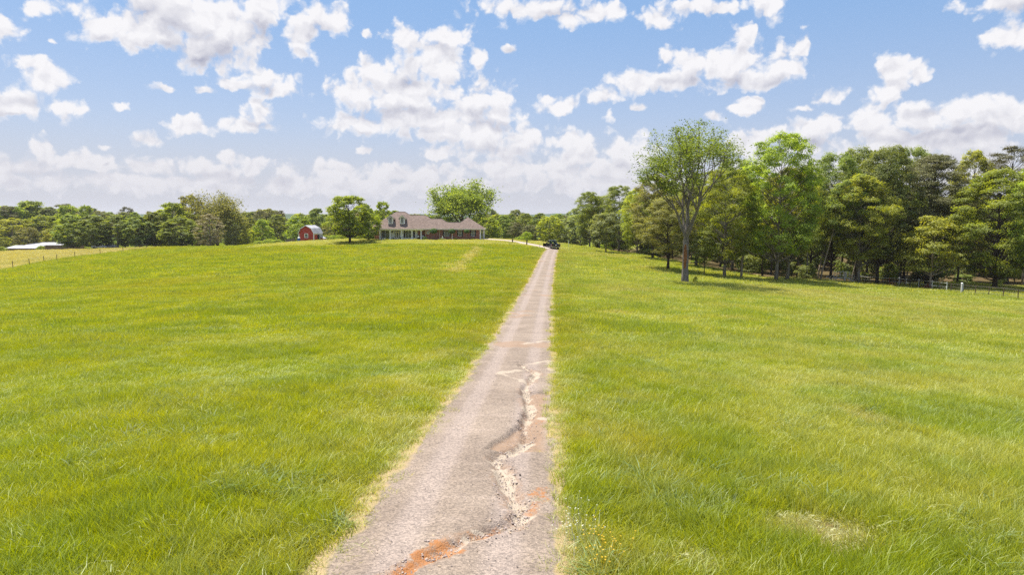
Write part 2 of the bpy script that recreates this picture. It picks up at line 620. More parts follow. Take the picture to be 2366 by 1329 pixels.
def link(name, me, parent=None, loc=None):
    o = bpy.data.objects.new(name, me)
    COL.objects.link(o)
    if parent:
        o.parent = parent
    if loc is not None:
        o.location = loc
    return o


def tag(o, label=None, cat=None, group=None, kind=None):
    if label: o['label'] = label
    if cat: o['category'] = cat
    if group: o['group'] = group
    if kind: o['kind'] = kind
    return o


def thing(name, label, cat, loc=(0, 0, 0), rz=0.0, group=None):
    o = bpy.data.objects.new(name, None)
    o.empty_display_size = 0.3
    COL.objects.link(o)
    o.location = tuple(map(float, loc)); o.rotation_euler = (0, 0, rz)
    return tag(o, label, cat, group)


def dup(root, loc, rz=0.0, scale=(1, 1, 1), label=None, group=None):
    r = root.copy(); COL.objects.link(r)
    r.location = tuple(map(float, loc)); r.rotation_euler = (0, 0, rz); r.scale = scale
    if label: r['label'] = label
    if group: r['group'] = group
    elif 'group' in r: del r['group']
    for ch in KIDS[root.name]:
        c = ch.copy(); COL.objects.link(c); c.parent = r
    return r


KIDS = {}


# ------------------------------------------------------------------ materials
def mat_new(name):
    m = bpy.data.materials.new(name); m.use_nodes = True
    nt = m.node_tree
    b = nt.nodes.get('Principled BSDF')
    return m, nt, b


def plain(name, col, rough=0.7, metal=0.0, var=0.12, vscale=3.0, bump=0.0, bscale=40.0, spec=0.4):
    m, nt, b = mat_new(name)
    tc = N(nt, 'ShaderNodeTexCoord')
    n1 = noise(nt, tc.outputs['Object'], vscale, 5, 0.6)
    lo = tuple(c * (1 - var) for c in col); hi = tuple(min(1, c * (1 + var)) for c in col)
    nt.links.new(mixc(nt, smooth(nt, n1, 0.3, 0.7), lo, hi), b.inputs['Base Color'])
    b.inputs['Roughness'].default_value = rough
    b.inputs['Metallic'].default_value = metal
    b.inputs['Specular IOR Level'].default_value = spec
    if bump:
        bp = N(nt, 'ShaderNodeBump'); bp.inputs['Strength'].default_value = bump
        nt.links.new(noise(nt, tc.outputs['Object'], bscale, 4), bp.inputs['Height'])
        nt.links.new(bp.outputs[0], b.inputs['Normal'])
    return m


def field_colour(nt, dry):
    """pasture colour as a function of the place on the ground"""
    g = N(nt, 'ShaderNodeNewGeometry')
    P = g.outputs['Position']
    sep = N(nt, 'ShaderNodeSeparateXYZ'); nt.links.new(P, sep.inputs[0])
    cm = N(nt, 'ShaderNodeCombineXYZ')
    nt.links.new(sep.outputs[0], cm.inputs[0]); nt.links.new(sep.outputs[1], cm.inputs[1])
    Q = cm.outputs[0]
    n1 = noise(nt, Q, 0.045, 4, 0.6, 0.5)
    n2 = noise(nt, Q, 0.22, 4, 0.65, 0.4)
    n3 = noise(nt, Q, 1.3, 3, 0.6)
    side = smooth(nt, sep.outputs[0], 1.0, 9.0)          # the right-hand pasture is paler, full of seed heads
    lush = mixc(nt, smooth(nt, n2, 0.38, 0.64), (0.262, 0.322, 0.006), (0.365, 0.385, 0.010))
    pale = mixc(nt, smooth(nt, n2, 0.36, 0.62), (0.290, 0.352, 0.022), (0.405, 0.420, 0.070))
    c = mixc(nt, side, lush, pale)
    gold = mixc(nt, side, (0.365, 0.360, 0.016), (0.430, 0.405, 0.110))
    c = mixc(nt, math_(nt, 'MULTIPLY', smooth(nt, n1, 0.48, 0.66), 0.75), c, gold)
    grey = (0.225, 0.280, 0.050)
    c = mixc(nt, math_(nt, 'MULTIPLY', smooth(nt, n3, 0.56, 0.70), 0.55), c, grey)
    straw = mixc(nt, n2, (0.40, 0.335, 0.095), (0.48, 0.40, 0.150))
    return mixc(nt, dry, c, straw), P


def grass_material(name, gain=1.0, straw=0.0):
    m = bpy.data.materials.new(name); m.use_nodes = True
    nt = m.node_tree; nt.nodes.clear()
    out = N(nt, 'ShaderNodeOutputMaterial')
    c, P = field_colour(nt, attr(nt, 'dry', 'INSTANCER'))
    t = attr(nt, 'tint')
    if straw:
        c = mixc(nt, straw, c, (0.46, 0.48, 0.24))
    c = mixc(nt, 1.0, c, mixc(nt, t, (0.72 * gain, 0.78 * gain, 0.7 * gain), (1.22 * gain, 1.16 * gain, 1.3 * gain)), 'MULTIPLY')
    df = N(nt, 'ShaderNodeBsdfDiffuse'); tr = N(nt, 'ShaderNodeBsdfTranslucent'); gl = N(nt, 'ShaderNodeBsdfGlossy')
    gl.inputs['Roughness'].default_value = 0.5
    gl.inputs['Color'].default_value = (0.9, 0.95, 0.8, 1)
    nt.links.new(c, df.inputs[0])
    nt.links.new(mixc(nt, 1.0, c, (1.6, 1.45, 0.6), 'MULTIPLY'), tr.inputs[0])
    mx = N(nt, 'ShaderNodeMixShader'); mx.inputs[0].default_value = 0.45
    nt.links.new(df.outputs[0], mx.inputs[1]); nt.links.new(tr.outputs[0], mx.inputs[2])
    m2 = N(nt, 'ShaderNodeMixShader'); m2.inputs[0].default_value = 0.05
    nt.links.new(mx.outputs[0], m2.inputs[1]); nt.links.new(gl.outputs[0], m2.inputs[2])
    nt.links.new(m2.outputs[0], out.inputs[0])
    return m


def leaf_material(name, dark, light, trans=0.50, gloss=0.025, tipcol=None):
    m = bpy.data.materials.new(name); m.use_nodes = True
    nt = m.node_tree; nt.nodes.clear()
    out = N(nt, 'ShaderNodeOutputMaterial')
    t = attr(nt, 'tint')
    oi = N(nt, 'ShaderNodeObjectInfo')
    tc = N(nt, 'ShaderNodeTexCoord')
    n1 = noise(nt, tc.outputs['Object'], 0.35, 3, 0.6)
    f = math_(nt, 'MULTIPLY_ADD', smooth(nt, n1, 0.3, 0.7), 0.45, math_(nt, 'MULTIPLY', t, 0.55))
    c = mixc(nt, f, dark, light)
    hs = N(nt, 'ShaderNodeHueSaturation')
    nt.links.new(math_(nt, 'MULTIPLY_ADD', oi.outputs['Random'], 0.026, 0.472), hs.inputs['Hue'])
    hs.inputs['Saturation'].default_value = 1.0
    nt.links.new(math_(nt, 'MULTIPLY_ADD', oi.outputs['Random'], 0.36, 0.82), hs.inputs['Value'])
    nt.links.new(c, hs.inputs['Color'])
    c = hs.outputs[0]
    df = N(nt, 'ShaderNodeBsdfDiffuse'); tr = N(nt, 'ShaderNodeBsdfTranslucent'); gl = N(nt, 'ShaderNodeBsdfGlossy')
    gl.inputs['Roughness'].default_value = 0.6
    nt.links.new(c, df.inputs[0])
    nt.links.new(mixc(nt, 1.0, c, (1.5, 1.4, 0.6), 'MULTIPLY'), tr.inputs[0])
    mx = N(nt, 'ShaderNodeMixShader'); mx.inputs[0].default_value = trans
    nt.links.new(df.outputs[0], mx.inputs[1]); nt.links.new(tr.outputs[0], mx.inputs[2])
    m2 = N(nt, 'ShaderNodeMixShader'); m2.inputs[0].default_value = gloss
    nt.links.new(mx.outputs[0], m2.inputs[1]); nt.links.new(gl.outputs[0], m2.inputs[2])
    nt.links.new(m2.outputs[0], out.inputs[0])
    return m


def bark_material(name, a, b_):
    m, nt, b = mat_new(name)
    tc = N(nt, 'ShaderNodeTexCoord')
    mp = N(nt, 'ShaderNodeMapping'); mp.inputs['Scale'].default_value = (5, 5, 1.1)
    nt.links.new(tc.outputs['Object'], mp.inputs[0])
    n1 = noise(nt, mp.outputs[0], 2.2, 5, 0.65, 0.6)
    nt.links.new(mixc(nt, smooth(nt, n1, 0.32, 0.66), a, b_), b.inputs['Base Color'])
    b.inputs['Roughness'].default_value = 0.95
    b.inputs['Specular IOR Level'].default_value = 0.1
    bp = N(nt, 'ShaderNodeBump'); bp.inputs['Strength'].default_value = 0.8; bp.inputs['Distance'].default_value = 0.05
    nt.links.new(n1, bp.inputs['Height']); nt.links.new(bp.outputs[0], b.inputs['Normal'])
    return m


M = {}
M['bark'] = bark_material('bark_grey', (0.105, 0.088, 0.074), (0.270, 0.235, 0.200))
M['bark_dark'] = bark_material('bark_dark', (0.035, 0.026, 0.022), (0.10, 0.075, 0.06))
M['bark_tan'] = bark_material('bark_tan', (0.16, 0.125, 0.095), (0.34, 0.28, 0.22))
M['bark_strip'] = bark_material('bark_stripped', (0.16, 0.06, 0.022), (0.33, 0.15, 0.06))
M['leaf_bright'] = leaf_material('leaf_bright', (0.1375, 0.22, 0.022), (0.341, 0.4235, 0.044), 0.58)
M['leaf_mid'] = leaf_material('leaf_mid', (0.1173, 0.1817, 0.0322), (0.2818, 0.3392, 0.0598), 0.53)
M['leaf_dark'] = leaf_material('leaf_dark', (0.1207, 0.1782, 0.0391), (0.2587, 0.3162, 0.0713), 0.45)
M['leaf_olive'] = leaf_material('leaf_olive', (0.1456, 0.1702, 0.047), (0.3248, 0.3315, 0.0941), 0.49)
M['leaf_yellow'] = leaf_material('leaf_yellow', (0.198, 0.2585, 0.0264), (0.407, 0.4455, 0.0528), 0.58)
M['leaf_pale'] = leaf_material('leaf_pale', (0.1365, 0.1995, 0.063), (0.3675, 0.4305, 0.1785), 0.51)
M['leaf_brown'] = leaf_material('leaf_brown', (0.17, 0.15, 0.08), (0.33, 0.29, 0.16), 0.3)
M['needle'] = leaf_material('needle', (0.095, 0.112, 0.042), (0.215, 0.208, 0.088), 0.25, 0.02)
M['bush'] = leaf_material('bush', (0.04, 0.1, 0.018), (0.11, 0.2, 0.03), 0.3)

M['white'] = plain('white_paint', (0.84, 0.83, 0.81), 0.6, var=0.05)
M['post_white'] = plain('worn_white', (0.50, 0.49, 0.50), 0.7, var=.1)
M['cream'] = plain('cream_trim', (0.74, 0.66, 0.54), 0.6, var=0.06)
M['shutter'] = plain('shutter_black', (0.012, 0.012, 0.016), 0.5)
M['black'] = plain('black_iron', (0.015, 0.015, 0.015), 0.45)
M['grey_metal'] = plain('galvanised', (0.80, 0.81, 0.82), 0.5, metal=0.0, var=0.15)
M['concrete'] = plain('concrete', (0.38, 0.30, 0.25), 0.9, var=0.14, vscale=1.2, bump=0.15)
M['wood_grey'] = plain('weathered_wood', (0.20, 0.16, 0.14), 0.9, var=0.3, vscale=8)
M['post_rust'] = plain('rusty_post', (0.10, 0.06, 0.04), 0.85, var=0.25)
M['grey_dark'] = plain('dark_alloy', (0.16, 0.16, 0.17), 0.4, metal=.6)
M['wire'] = plain('fence_wire', (0.25, 0.23, 0.22), 0.5, metal=0.6)
M['blue'] = plain('blue_plastic', (0.02, 0.10, 0.42), 0.4)
M['red_post'] = plain('red_post', (0.30, 0.03, 0.03), 0.7)
M['orange_leaves'] = leaf_material('orange_leaves', (0.30, 0.12, 0.05), (0.50, 0.22, 0.10), 0.3)
M['roof_metal'] = plain('white_roof_metal', (0.36, 0.35, 0.36), 0.5, var=0.18, vscale=.8)
M['brown_wall'] = plain('brown_wall', (0.16, 0.10, 0.07), 0.85)


def glass_mat():
    m, nt, b = mat_new('window_glass')
    tc = N(nt, 'ShaderNodeTexCoord')
    n1 = noise(nt, tc.outputs['Object'], 1.4, 3)
    nt.links.new(mixc(nt, n1, (0.012, 0.016, 0.014), (0.055, 0.065, 0.055)), b.inputs['Base Color'])
    b.inputs['Roughness'].default_value = 0.06
    b.inputs['Specular IOR Level'].default_value = 0.45
    return m


M['glass'] = glass_mat()


def auto_glass():
    m = bpy.data.materials.new('auto_glass'); m.use_nodes = True
    nt = m.node_tree; nt.nodes.clear()
    out = N(nt, 'ShaderNodeOutputMaterial')
    tr = N(nt, 'ShaderNodeBsdfTransparent'); tr.inputs[0].default_value = (.55, .62, .58, 1)
    gl = N(nt, 'ShaderNodeBsdfGlossy'); gl.inputs['Roughness'].default_value = .03
    fr = N(nt, 'ShaderNodeFresnel'); fr.inputs[0].default_value = 1.5
    mx = N(nt, 'ShaderNodeMixShader')
    nt.links.new(fr.outputs[0], mx.inputs[0]); nt.links.new(tr.outputs[0], mx.inputs[1]); nt.links.new(gl.outputs[0], mx.inputs[2])
    nt.links.new(mx.outputs[0], out.inputs[0])
    return m


M['auto_glass'] = auto_glass()


def brick_mat():
    m, nt, b = mat_new('red_brick')
    tc = N(nt, 'ShaderNodeTexCoord')
    mp = N(nt, 'ShaderNodeMapping'); mp.inputs['Rotation'].default_value = (pi / 2, 0, 0)
    nt.links.new(tc.outputs['Object'], mp.inputs[0])
    br = N(nt, 'ShaderNodeTexBrick')
    nt.links.new(mp.outputs[0], br.inputs[0])
    br.inputs['Scale'].default_value = 1.0
    br.inputs['Brick Width'].default_value = 0.21; br.inputs['Row Height'].default_value = 0.075
    br.inputs['Mortar Size'].default_value = 0.008
    br.inputs['Color1'].default_value = (0.25, 0.066, 0.040, 1); br.inputs['Color2'].default_value = (0.36, 0.115, 0.072, 1)
    br.inputs['Mortar'].default_value = (0.34, 0.27, 0.23, 1)
    n1 = noise(nt, tc.outputs['Object'], 0.9, 4)
    nt.links.new(mixc(nt, 1.0, br.outputs[0], mixc(nt, n1, (0.75, 0.75, 0.75), (1.2, 1.2, 1.2)), 'MULTIPLY'), b.inputs['Base Color'])
    b.inputs['Roughness'].default_value = 0.9
    bp = N(nt, 'ShaderNodeBump'); bp.inputs['Strength'].default_value = 0.3
    nt.links.new(br.outputs[1], bp.inputs['Height']); bp.invert = True
    nt.links.new(bp.outputs[0], b.inputs['Normal'])
    return m


def shingle_mat():
    m, nt, b = mat_new('roof_shingle')
    tc = N(nt, 'ShaderNodeTexCoord')
    br = N(nt, 'ShaderNodeTexBrick')
    nt.links.new(tc.outputs['Object'], br.inputs[0])
    br.inputs['Scale'].default_value = 1.0
    br.inputs['Brick Width'].default_value = 0.34; br.inputs['Row Height'].default_value = 0.16
    br.inputs['Mortar Size'].default_value = 0.012
    br.inputs['Color1'].default_value = (0.165, 0.120, 0.098, 1); br.inputs['Color2'].default_value = (0.262, 0.196, 0.162, 1)
    br.inputs['Mortar'].default_value = (0.08, 0.065, 0.06, 1)
    n1 = noise(nt, tc.outputs['Object'], 1.7, 6, 0.7)
    n2 = noise(nt, tc.outputs['Object'], 9.0, 3, 0.7)
    k = mixc(nt, n1, (0.80, 0.80, 0.84), (1.15, 1.13, 1.10))
    k = mixc(nt, 1.0, k, mixc(nt, n2, (0.75, 0.75, 0.75), (1.25, 1.25, 1.25)), 'MULTIPLY')
    nt.links.new(mixc(nt, 1.0, br.outputs[0], k, 'MULTIPLY'), b.inputs['Base Color'])
    b.inputs['Roughness'].default_value = 0.95
    b.inputs['Specular IOR Level'].default_value = 0.15
    return m


def siding_mat(name, col, freq, axis):
    m, nt, b = mat_new(name)
    tc = N(nt, 'ShaderNodeTexCoord')
    wv = N(nt, 'ShaderNodeTexWave'); wv.bands_direction = axis
    wv.inputs['Scale'].default_value = freq
    nt.links.new(tc.outputs['Object'], wv.inputs[0])
    n1 = noise(nt, tc.outputs['Object'], 1.1, 5, 0.65)
    c = mixc(nt, n1, tuple(x * 0.75 for x in col), tuple(x * 1.2 for x in col))
    c = mixc(nt, smooth(nt, wv.outputs['Fac'], 0.0, 0.12), tuple(x * 0.5 for x in col), c)
    nt.links.new(c, b.inputs['Base Color'])
    b.inputs['Roughness'].default_value = 0.8
    return m


M['brick'] = brick_mat()
M['shingle'] = shingle_mat()
M['barn_red'] = siding_mat('barn_red', (0.46, 0.060, 0.040), 1.6, 'X')


# ------------------------------------------------------------------ ground
def ground_mat():
    m, nt, b = mat_new('pasture_ground')
    dry = attr(nt, 'dry')
    c, P = field_colour(nt, dry)
    n4 = noise(nt, P, 5.0, 5, 0.7)
    c = mixc(nt, 1.0, c, mixc(nt, n4, (0.32, 0.36, 0.32), (0.60, 0.60, 0.58)), 'MULTIPLY')
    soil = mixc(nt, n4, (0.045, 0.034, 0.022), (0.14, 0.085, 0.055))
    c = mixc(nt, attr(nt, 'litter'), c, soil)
    far = attr(nt, 'far')
    n5 = noise(nt, P, 0.02, 5, 0.7)
    c = mixc(nt, far, c, mixc(nt, smooth(nt, n5, .35, .65), (0.030, 0.055, 0.016), (0.060, 0.090, 0.024)))
    nt.links.new(c, b.inputs['Base Color'])
    b.inputs['Roughness'].default_value = 1.0
    b.inputs['Specular IOR Level'].default_value = 0.0
    return m


def axis_pts(segs):
    out = []
    for a, b, st in segs:
        out += list(np.arange(a, b, st))
    out.append(segs[-1][1])
    return np.array(out)


def geo(a, b, n):
    return list(np.geomspace(a, b, n))


gx = np.array([-x for x in reversed(geo(125, 4200, 15))] + list(axis_pts([(-120, -30, 2.2), (-30, -6, 0.9), (-6, 12, 0.28), (12, 32, 0.9), (32, 120, 2.2)])) + geo(125, 4200, 15))
gy = np.array([-x for x in reversed(geo(32, 400, 5))] + list(axis_pts([(-28, 0, 2.0), (0, 30, 0.5), (30, 80, 1.0), (80, 250, 1.7)])) + geo(254, 4250, 22))
GX, GY = np.meshgrid(gx, gy)
GZ = ground_z(GX, GY)
dd = drive_d(GX, GY)
GZ = GZ - 0.34 * sstep(dd, HW + 0.30, HW + 0.02)
GZ = GZ - 0.10 * sstep(seg_dist(GX, GY, BEND), 1.75, 1.5)
ny, nx = GX.shape
idx = np.arange(ny * nx).reshape(ny, nx)
fc = np.stack([idx[:-1, :-1], idx[:-1, 1:], idx[1:, 1:], idx[1:, :-1]], -1).reshape(-1, 4)
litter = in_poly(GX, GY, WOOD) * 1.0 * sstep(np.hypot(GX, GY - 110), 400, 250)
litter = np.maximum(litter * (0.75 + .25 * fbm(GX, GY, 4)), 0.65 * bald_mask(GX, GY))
farm = sstep(np.hypot(GX, GY - 110), 230, 420)
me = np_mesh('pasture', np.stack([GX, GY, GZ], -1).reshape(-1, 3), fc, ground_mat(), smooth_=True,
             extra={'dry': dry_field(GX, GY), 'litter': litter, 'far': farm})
ground = tag(link('ground', me), kind='structure')


# ------------------------------------------------------------------ driveway
def drive_mat():
    m, nt, b = mat_new('worn_gravel')
    g = N(nt, 'ShaderNodeNewGeometry'); P = g.outputs['Position']
    n1 = noise(nt, P, 0.5, 4, 0.6)
    n2 = noise(nt, P, 3.2, 5, 0.7)
    n3 = noise(nt, P, 16.0, 5, 0.75)
    vo = N(nt, 'ShaderNodeTexVoronoi'); vo.inputs['Scale'].default_value = 44.0; nt.links.new(P, vo.inputs['Vector'])
    spk = N(nt, 'ShaderNodeSeparateColor'); nt.links.new(vo.outputs['Color'], spk.inputs[0])
    c = mixc(nt, smooth(nt, n1, 0.35, 0.65), (0.194, 0.152, 0.120), (0.250, 0.198, 0.157))
    c = mixc(nt, math_(nt, 'MULTIPLY', smooth(nt, n2, 0.55, 0.75), 0.42), c, (0.125, 0.098, 0.088))
    mpp = N(nt, 'ShaderNodeMapping'); mpp.inputs['Scale'].default_value = (0.5, 2.4, 1)
    nt.links.new(P, mpp.inputs[0])
    n6 = noise(nt, mpp.outputs[0], 1.1, 5, 0.7, 0.3)
    c = mixc(nt, math_(nt, 'MULTIPLY', smooth(nt, n6, 0.52, 0.72), 0.55), c, (0.315, 0.250, 0.205))
    c = mixc(nt, math_(nt, 'MULTIPLY', attr(nt, 'wheel'), 0.55), c, (0.290, 0.236, 0.208))
    c = mixc(nt, 1.0, c, mixc(nt, spk.outputs[0], (0.66, 0.66, 0.67), (1.36, 1.34, 1.31)), 'MULTIPLY')
    w1 = math_(nt, 'MULTIPLY_ADD', math_(nt, 'SUBTRACT', n3, 0.5), 0.9, attr(nt, 'dirt'))
    soil = mixc(nt, n2, (0.22, 0.135, 0.085), (0.30, 0.21, 0.145))
    c = mixc(nt, smooth(nt, w1, 0.3, 0.7), c, soil)
    w2 = math_(nt, 'MULTIPLY_ADD', math_(nt, 'SUBTRACT', n3, 0.5), 1.1, attr(nt, 'clay'))
    c = mixc(nt, smooth(nt, w2, 0.35, 0.65), c, mixc(nt, n2, (0.27, 0.105, 0.035), (0.36, 0.175, 0.075)))
    w3 = math_(nt, 'MULTIPLY_ADD', math_(nt, 'SUBTRACT', n3, 0.5), 0.85, attr(nt, 'sand'))
    c = mixc(nt, smooth(nt, w3, 0.42, 0.66), c, mixc(nt, n2, (0.30, 0.235, 0.175), (0.42, 0.355, 0.28)))
    w4 = math_(nt, 'MULTIPLY_ADD', math_(nt, 'SUBTRACT', n2, 0.5), 1.0, attr(nt, 'verge'))
    c = mixc(nt, smooth(nt, w4, 0.35, 0.75), c, mixc(nt, n3, (0.27, 0.195, 0.10), (0.37, 0.285, 0.16)))
    nt.links.new(c, b.inputs['Base Color'])
    b.inputs['Roughness'].default_value = 0.95
    b.inputs['Specular IOR Level'].default_value = 0.12
    bp = N(nt, 'ShaderNodeBump'); bp.inputs['Strength'].default_value = 0.7; bp.inputs['Distance'].default_value = 0.012
    nt.links.new(math_(nt, 'ADD', vo.outputs['Distance'], n3), bp.inputs['Height'])
    nt.links.new(bp.outputs[0], b.inputs['Normal'])
    return m


def hit_drive(u, v):
    """where the ray of a photo pixel meets the driveway"""
    d = raydir(u, v)
    t = 2.0
    for _ in range(60):
        p = d * t + np.array([0, 0, HC])
        h = p[2] - float(base_z(np.array([p[0]]), np.array([p[1]]))[0])
        t += h / (-d[2]) * 0.7
    return p[:2]


GULLY = np.array([hit_drive(u, v) for u, v in [(1205, 850), (1240, 868), (1212, 900), (1225, 940), (1212, 985), (1222, 1020), (1150, 1068), (1158, 1095), (1172, 1130), (1190, 1168), (1215, 1195), (1180, 1222), (1130, 1240), (1075, 1262), (1020, 1290), (960, 1322), (900, 1370)]])
CLAY = [np.array([hit_drive(u, v) for u, v in pl]) for pl in ([(1240, 1135), (1246, 1160), (1225, 1185)], [(1140, 1235), (1075, 1262), (1020, 1290), (960, 1325), (900, 1372)], [(1225, 980), (1262, 968)])]
SANDP = [np.array([hit_drive(u, v) for u, v in pl]) for pl in ([(1150, 868), (1190, 880), (1222, 892)], [(1200, 850), (1265, 838), (1275, 860)], [(1262, 965), (1270, 970)], [(1210, 800), (1265, 790)], [(1155, 868), (1200, 862)])]

LEDGE = np.array([hit_drive(u, v) for u, v in [(1205, 905), (1212, 945), (1200, 985), (1170, 1012), (1110, 1050)]])


def make_drive():
    ys = np.concatenate([np.arange(4.5, 24, 0.045), np.arange(24, 60, 0.16), np.arange(60, 149.7, 0.6)])
    ws = np.linspace(-1, 1, 76)
    W_, Y_ = np.meshgrid(ws, ys)
    half = HW + 0.30 + (fbm(np.sign(W_) * 40, Y_, 2.0, 4) - .5) * 0.42
    X_ = drive_x(Y_) + W_ * half
    Z = base_z(X_, Y_) + 0.02
    d = np.abs(X_ - drive_x(Y_))
    crown = 0.05 * (1 - (d / HW) ** 2)
    micro = (fbm(X_, Y_, 0.55, 4, 3) - .5) * 0.045 + (fbm(X_, Y_, 3.0, 2, 8) - .5) * 0.07
    wob = (fbm(X_, Y_, 0.5, 3, 5) - .5) * 0.16
    gd = seg_dist(X_, Y_, GULLY) + wob
    gd = gd + (fbm(X_, Y_, 0.22, 3, 61) - .5) * 0.10
    rut = -0.085 * sstep(gd, 0.17, 0.05)
    # the gravel ends in a little ledge above the washed-out right side
    lw = np.interp(Y_, LEDGE[::-1, 1], LEDGE[::-1, 0], left=9, right=9)
    ld = X_ - lw + wob * 0.6 + (fbm(X_, Y_, .16, 3, 97) - .5) * .12
    wash = sstep(ld, -0.02, 0.05) * (lw < 8) * sstep(d, HW - 0.05, HW - 0.45)
    wash = wash * sstep(Y_, LEDGE[:, 1].min() - .05, LEDGE[:, 1].min() + .15) * sstep(Y_, LEDGE[:, 1].max() + .05, LEDGE[:, 1].max() - .2)
    wheel = np.maximum(sstep(np.abs(X_ - drive_x(Y_) + .62) + wob * .4, .34, .1), sstep(np.abs(X_ - drive_x(Y_) - .62) + wob * .4, .34, .1))
    crumb = (fbm(X_, Y_, .10, 2, 101) - .5) * .05 * np.maximum(sstep(gd, .45, .15), wash)
    Z = Z + crown + micro + rut + crumb - 0.085 * wash - 0.02 * wheel
    Z = Z - 0.34 * sstep(np.abs(W_), 0.90, 1.0)
    dirt = np.maximum(0.50 * sstep(gd + (fbm(X_, Y_, .7, 3, 91) - .5) * .5, 0.42, 0.05), 0.58 * wash)
    dirt = np.maximum(dirt, 0.55 * sstep(fbm(X_, Y_, 2.4, 3, 21), 0.62, 0.75))
    clay = np.zeros_like(X_)
    for c in CLAY:
        clay = np.maximum(clay, (0.68 if c is CLAY[1] else 0.50) * sstep(seg_dist(X_, Y_, c) + wob + (fbm(X_, Y_, 0.3, 3, 71) - .5) * 0.45, 0.36, -0.02))
    sand = 0.82 * sstep(gd + (fbm(X_, Y_, 0.5, 3, 31) - .5) * 0.44, 0.21, -0.02) * (1 - 0.45 * (clay > .4))
    for c in SANDP:
        sand = np.maximum(sand, 0.62 * sstep(seg_dist(X_, Y_, c) + wob * 1.5 + (fbm(X_, Y_, 0.35, 3, 81) - .5) * 0.4, 0.36, 0.0))
    verge = sstep(d + (fbm(X_, Y_, 0.7, 3, 14) - .5) * 0.5, HW - 0.32, HW - 0.02)
    verge = np.maximum(verge, 0.32 * sstep(fbm(X_, Y_, 0.9, 3, 41), 0.60, 0.74) * (d > HW * .55))
    n, k = X_.shape
    ii = np.arange(n * k).reshape(n, k)
    fcs = np.stack([ii[:-1, :-1], ii[:-1, 1:], ii[1:, 1:], ii[1:, :-1]], -1).reshape(-1, 4)
    me = np_mesh('driveway', np.stack([X_, Y_, Z], -1).reshape(-1, 3), fcs, drive_mat(), smooth_=True,
                 extra={'dirt': dirt, 'clay': clay, 'sand': sand, 'verge': verge, 'wheel': wheel})
    return tag(link('driveway', me), kind='structure')


make_drive()


def make_bend():
    # concrete drive from the end of the gravel to the garage
    t = np.linspace(0, len(BEND) - 1, 120)
    x = np.interp(t, range(len(BEND)), BEND[:, 0]); y = np.interp(t, range(len(BEND)), BEND[:, 1])
    for _ in range(30):
        x[1:-1] = (x[:-2] + 2 * x[1:-1] + x[2:]) / 4; y[1:-1] = (y[:-2] + 2 * y[1:-1] + y[2:]) / 4
    tx = np.gradient(x); ty = np.gradient(y); l = np.hypot(tx, ty); nxn, nyn = -ty / l, tx / l
    V = []; n = len(x)
    hw = 1.55
    for w in (-hw, -hw * .99, 0, hw * .99, hw):
        X = x + nxn * w; Y = y + nyn * w
        Z = base_z(X, Y) + (0.09 if abs(w) < hw else -0.2)
        V.append(np.stack([X, Y, Z], 1))
    V = np.concatenate(V)
    ii = np.arange(5 * n).reshape(5, n)
    fcs = np.stack([ii[:-1, :-1], ii[:-1, 1:], ii[1:, 1:], ii[1:, :-1]], -1).reshape(-1, 4)
    return tag(link('concrete_driveway', np_mesh('concrete_driveway', V, fcs, M['concrete'])), kind='structure')


make_bend()


# ------------------------------------------------------------------ grass
def blade_clump(name, seed, nb, rad, h, w, mat, segs=2, lean=0.55, head=False):
    r = np.random.default_rng(seed)
    ang = r.random(nb) * 2 * pi
    rr = rad * np.sqrt(r.random(nb))
    bx, by = rr * np.cos(ang), rr * np.sin(ang)
    H = h * (0.5 + 0.7 * r.random(nb)) * (1 - 0.35 * (rr / rad) ** 2)
    la = r.normal(0.5, 1.3, nb)                       # a light common lean
    lm = lean * (0.35 + r.random(nb)) * H
    dx, dy = np.cos(la) * lm, np.sin(la) * lm
    fa = r.random(nb) * pi
    wx, wy = np.cos(fa) * w * .5 * (0.6 + .8 * r.random(nb)), np.sin(fa) * w * .5
    V = []; fr = np.linspace(0, 1, segs + 1)
    for i, t in enumerate(fr):
        e = 3.2 if head else 2
        px = bx + dx * t ** e; py = by + dy * t ** e; pz = H * (t - (0.42 * t ** 5 if head else 0.22 * t ** 2.5 * lean)) - (0.03 if i == 0 else 0)
        k = (1 - t) ** 0.6 if not head else (0.35 if t < 0.7 else 1.0)
        k = max(k, 0.08)
        V.append(np.stack([px - wx * k, py - wy * k, pz], 1)); V.append(np.stack([px + wx * k, py + wy * k, pz], 1))
    V = np.stack(V, 1)                                 # nb, 2(segs+1), 3
    m = 2 * (segs + 1)
    base = (np.arange(nb) * m)[:, None]
    fcs = np.concatenate([base + np.array([[2 * i, 2 * i + 1, 2 * i + 3, 2 * i + 2]]) for i in range(segs)], 1).reshape(-1, 4)
    tint = np.repeat(r.random(nb), segs)
    me = np_mesh(name, V.reshape(-1, 3), fcs, mat, tint)
    return bpy.data.objects.new(name, me)


def collection_of(name, objs):
    c = bpy.data.collections.new(name)
    for o in objs:
        c.objects.link(o)
    return c


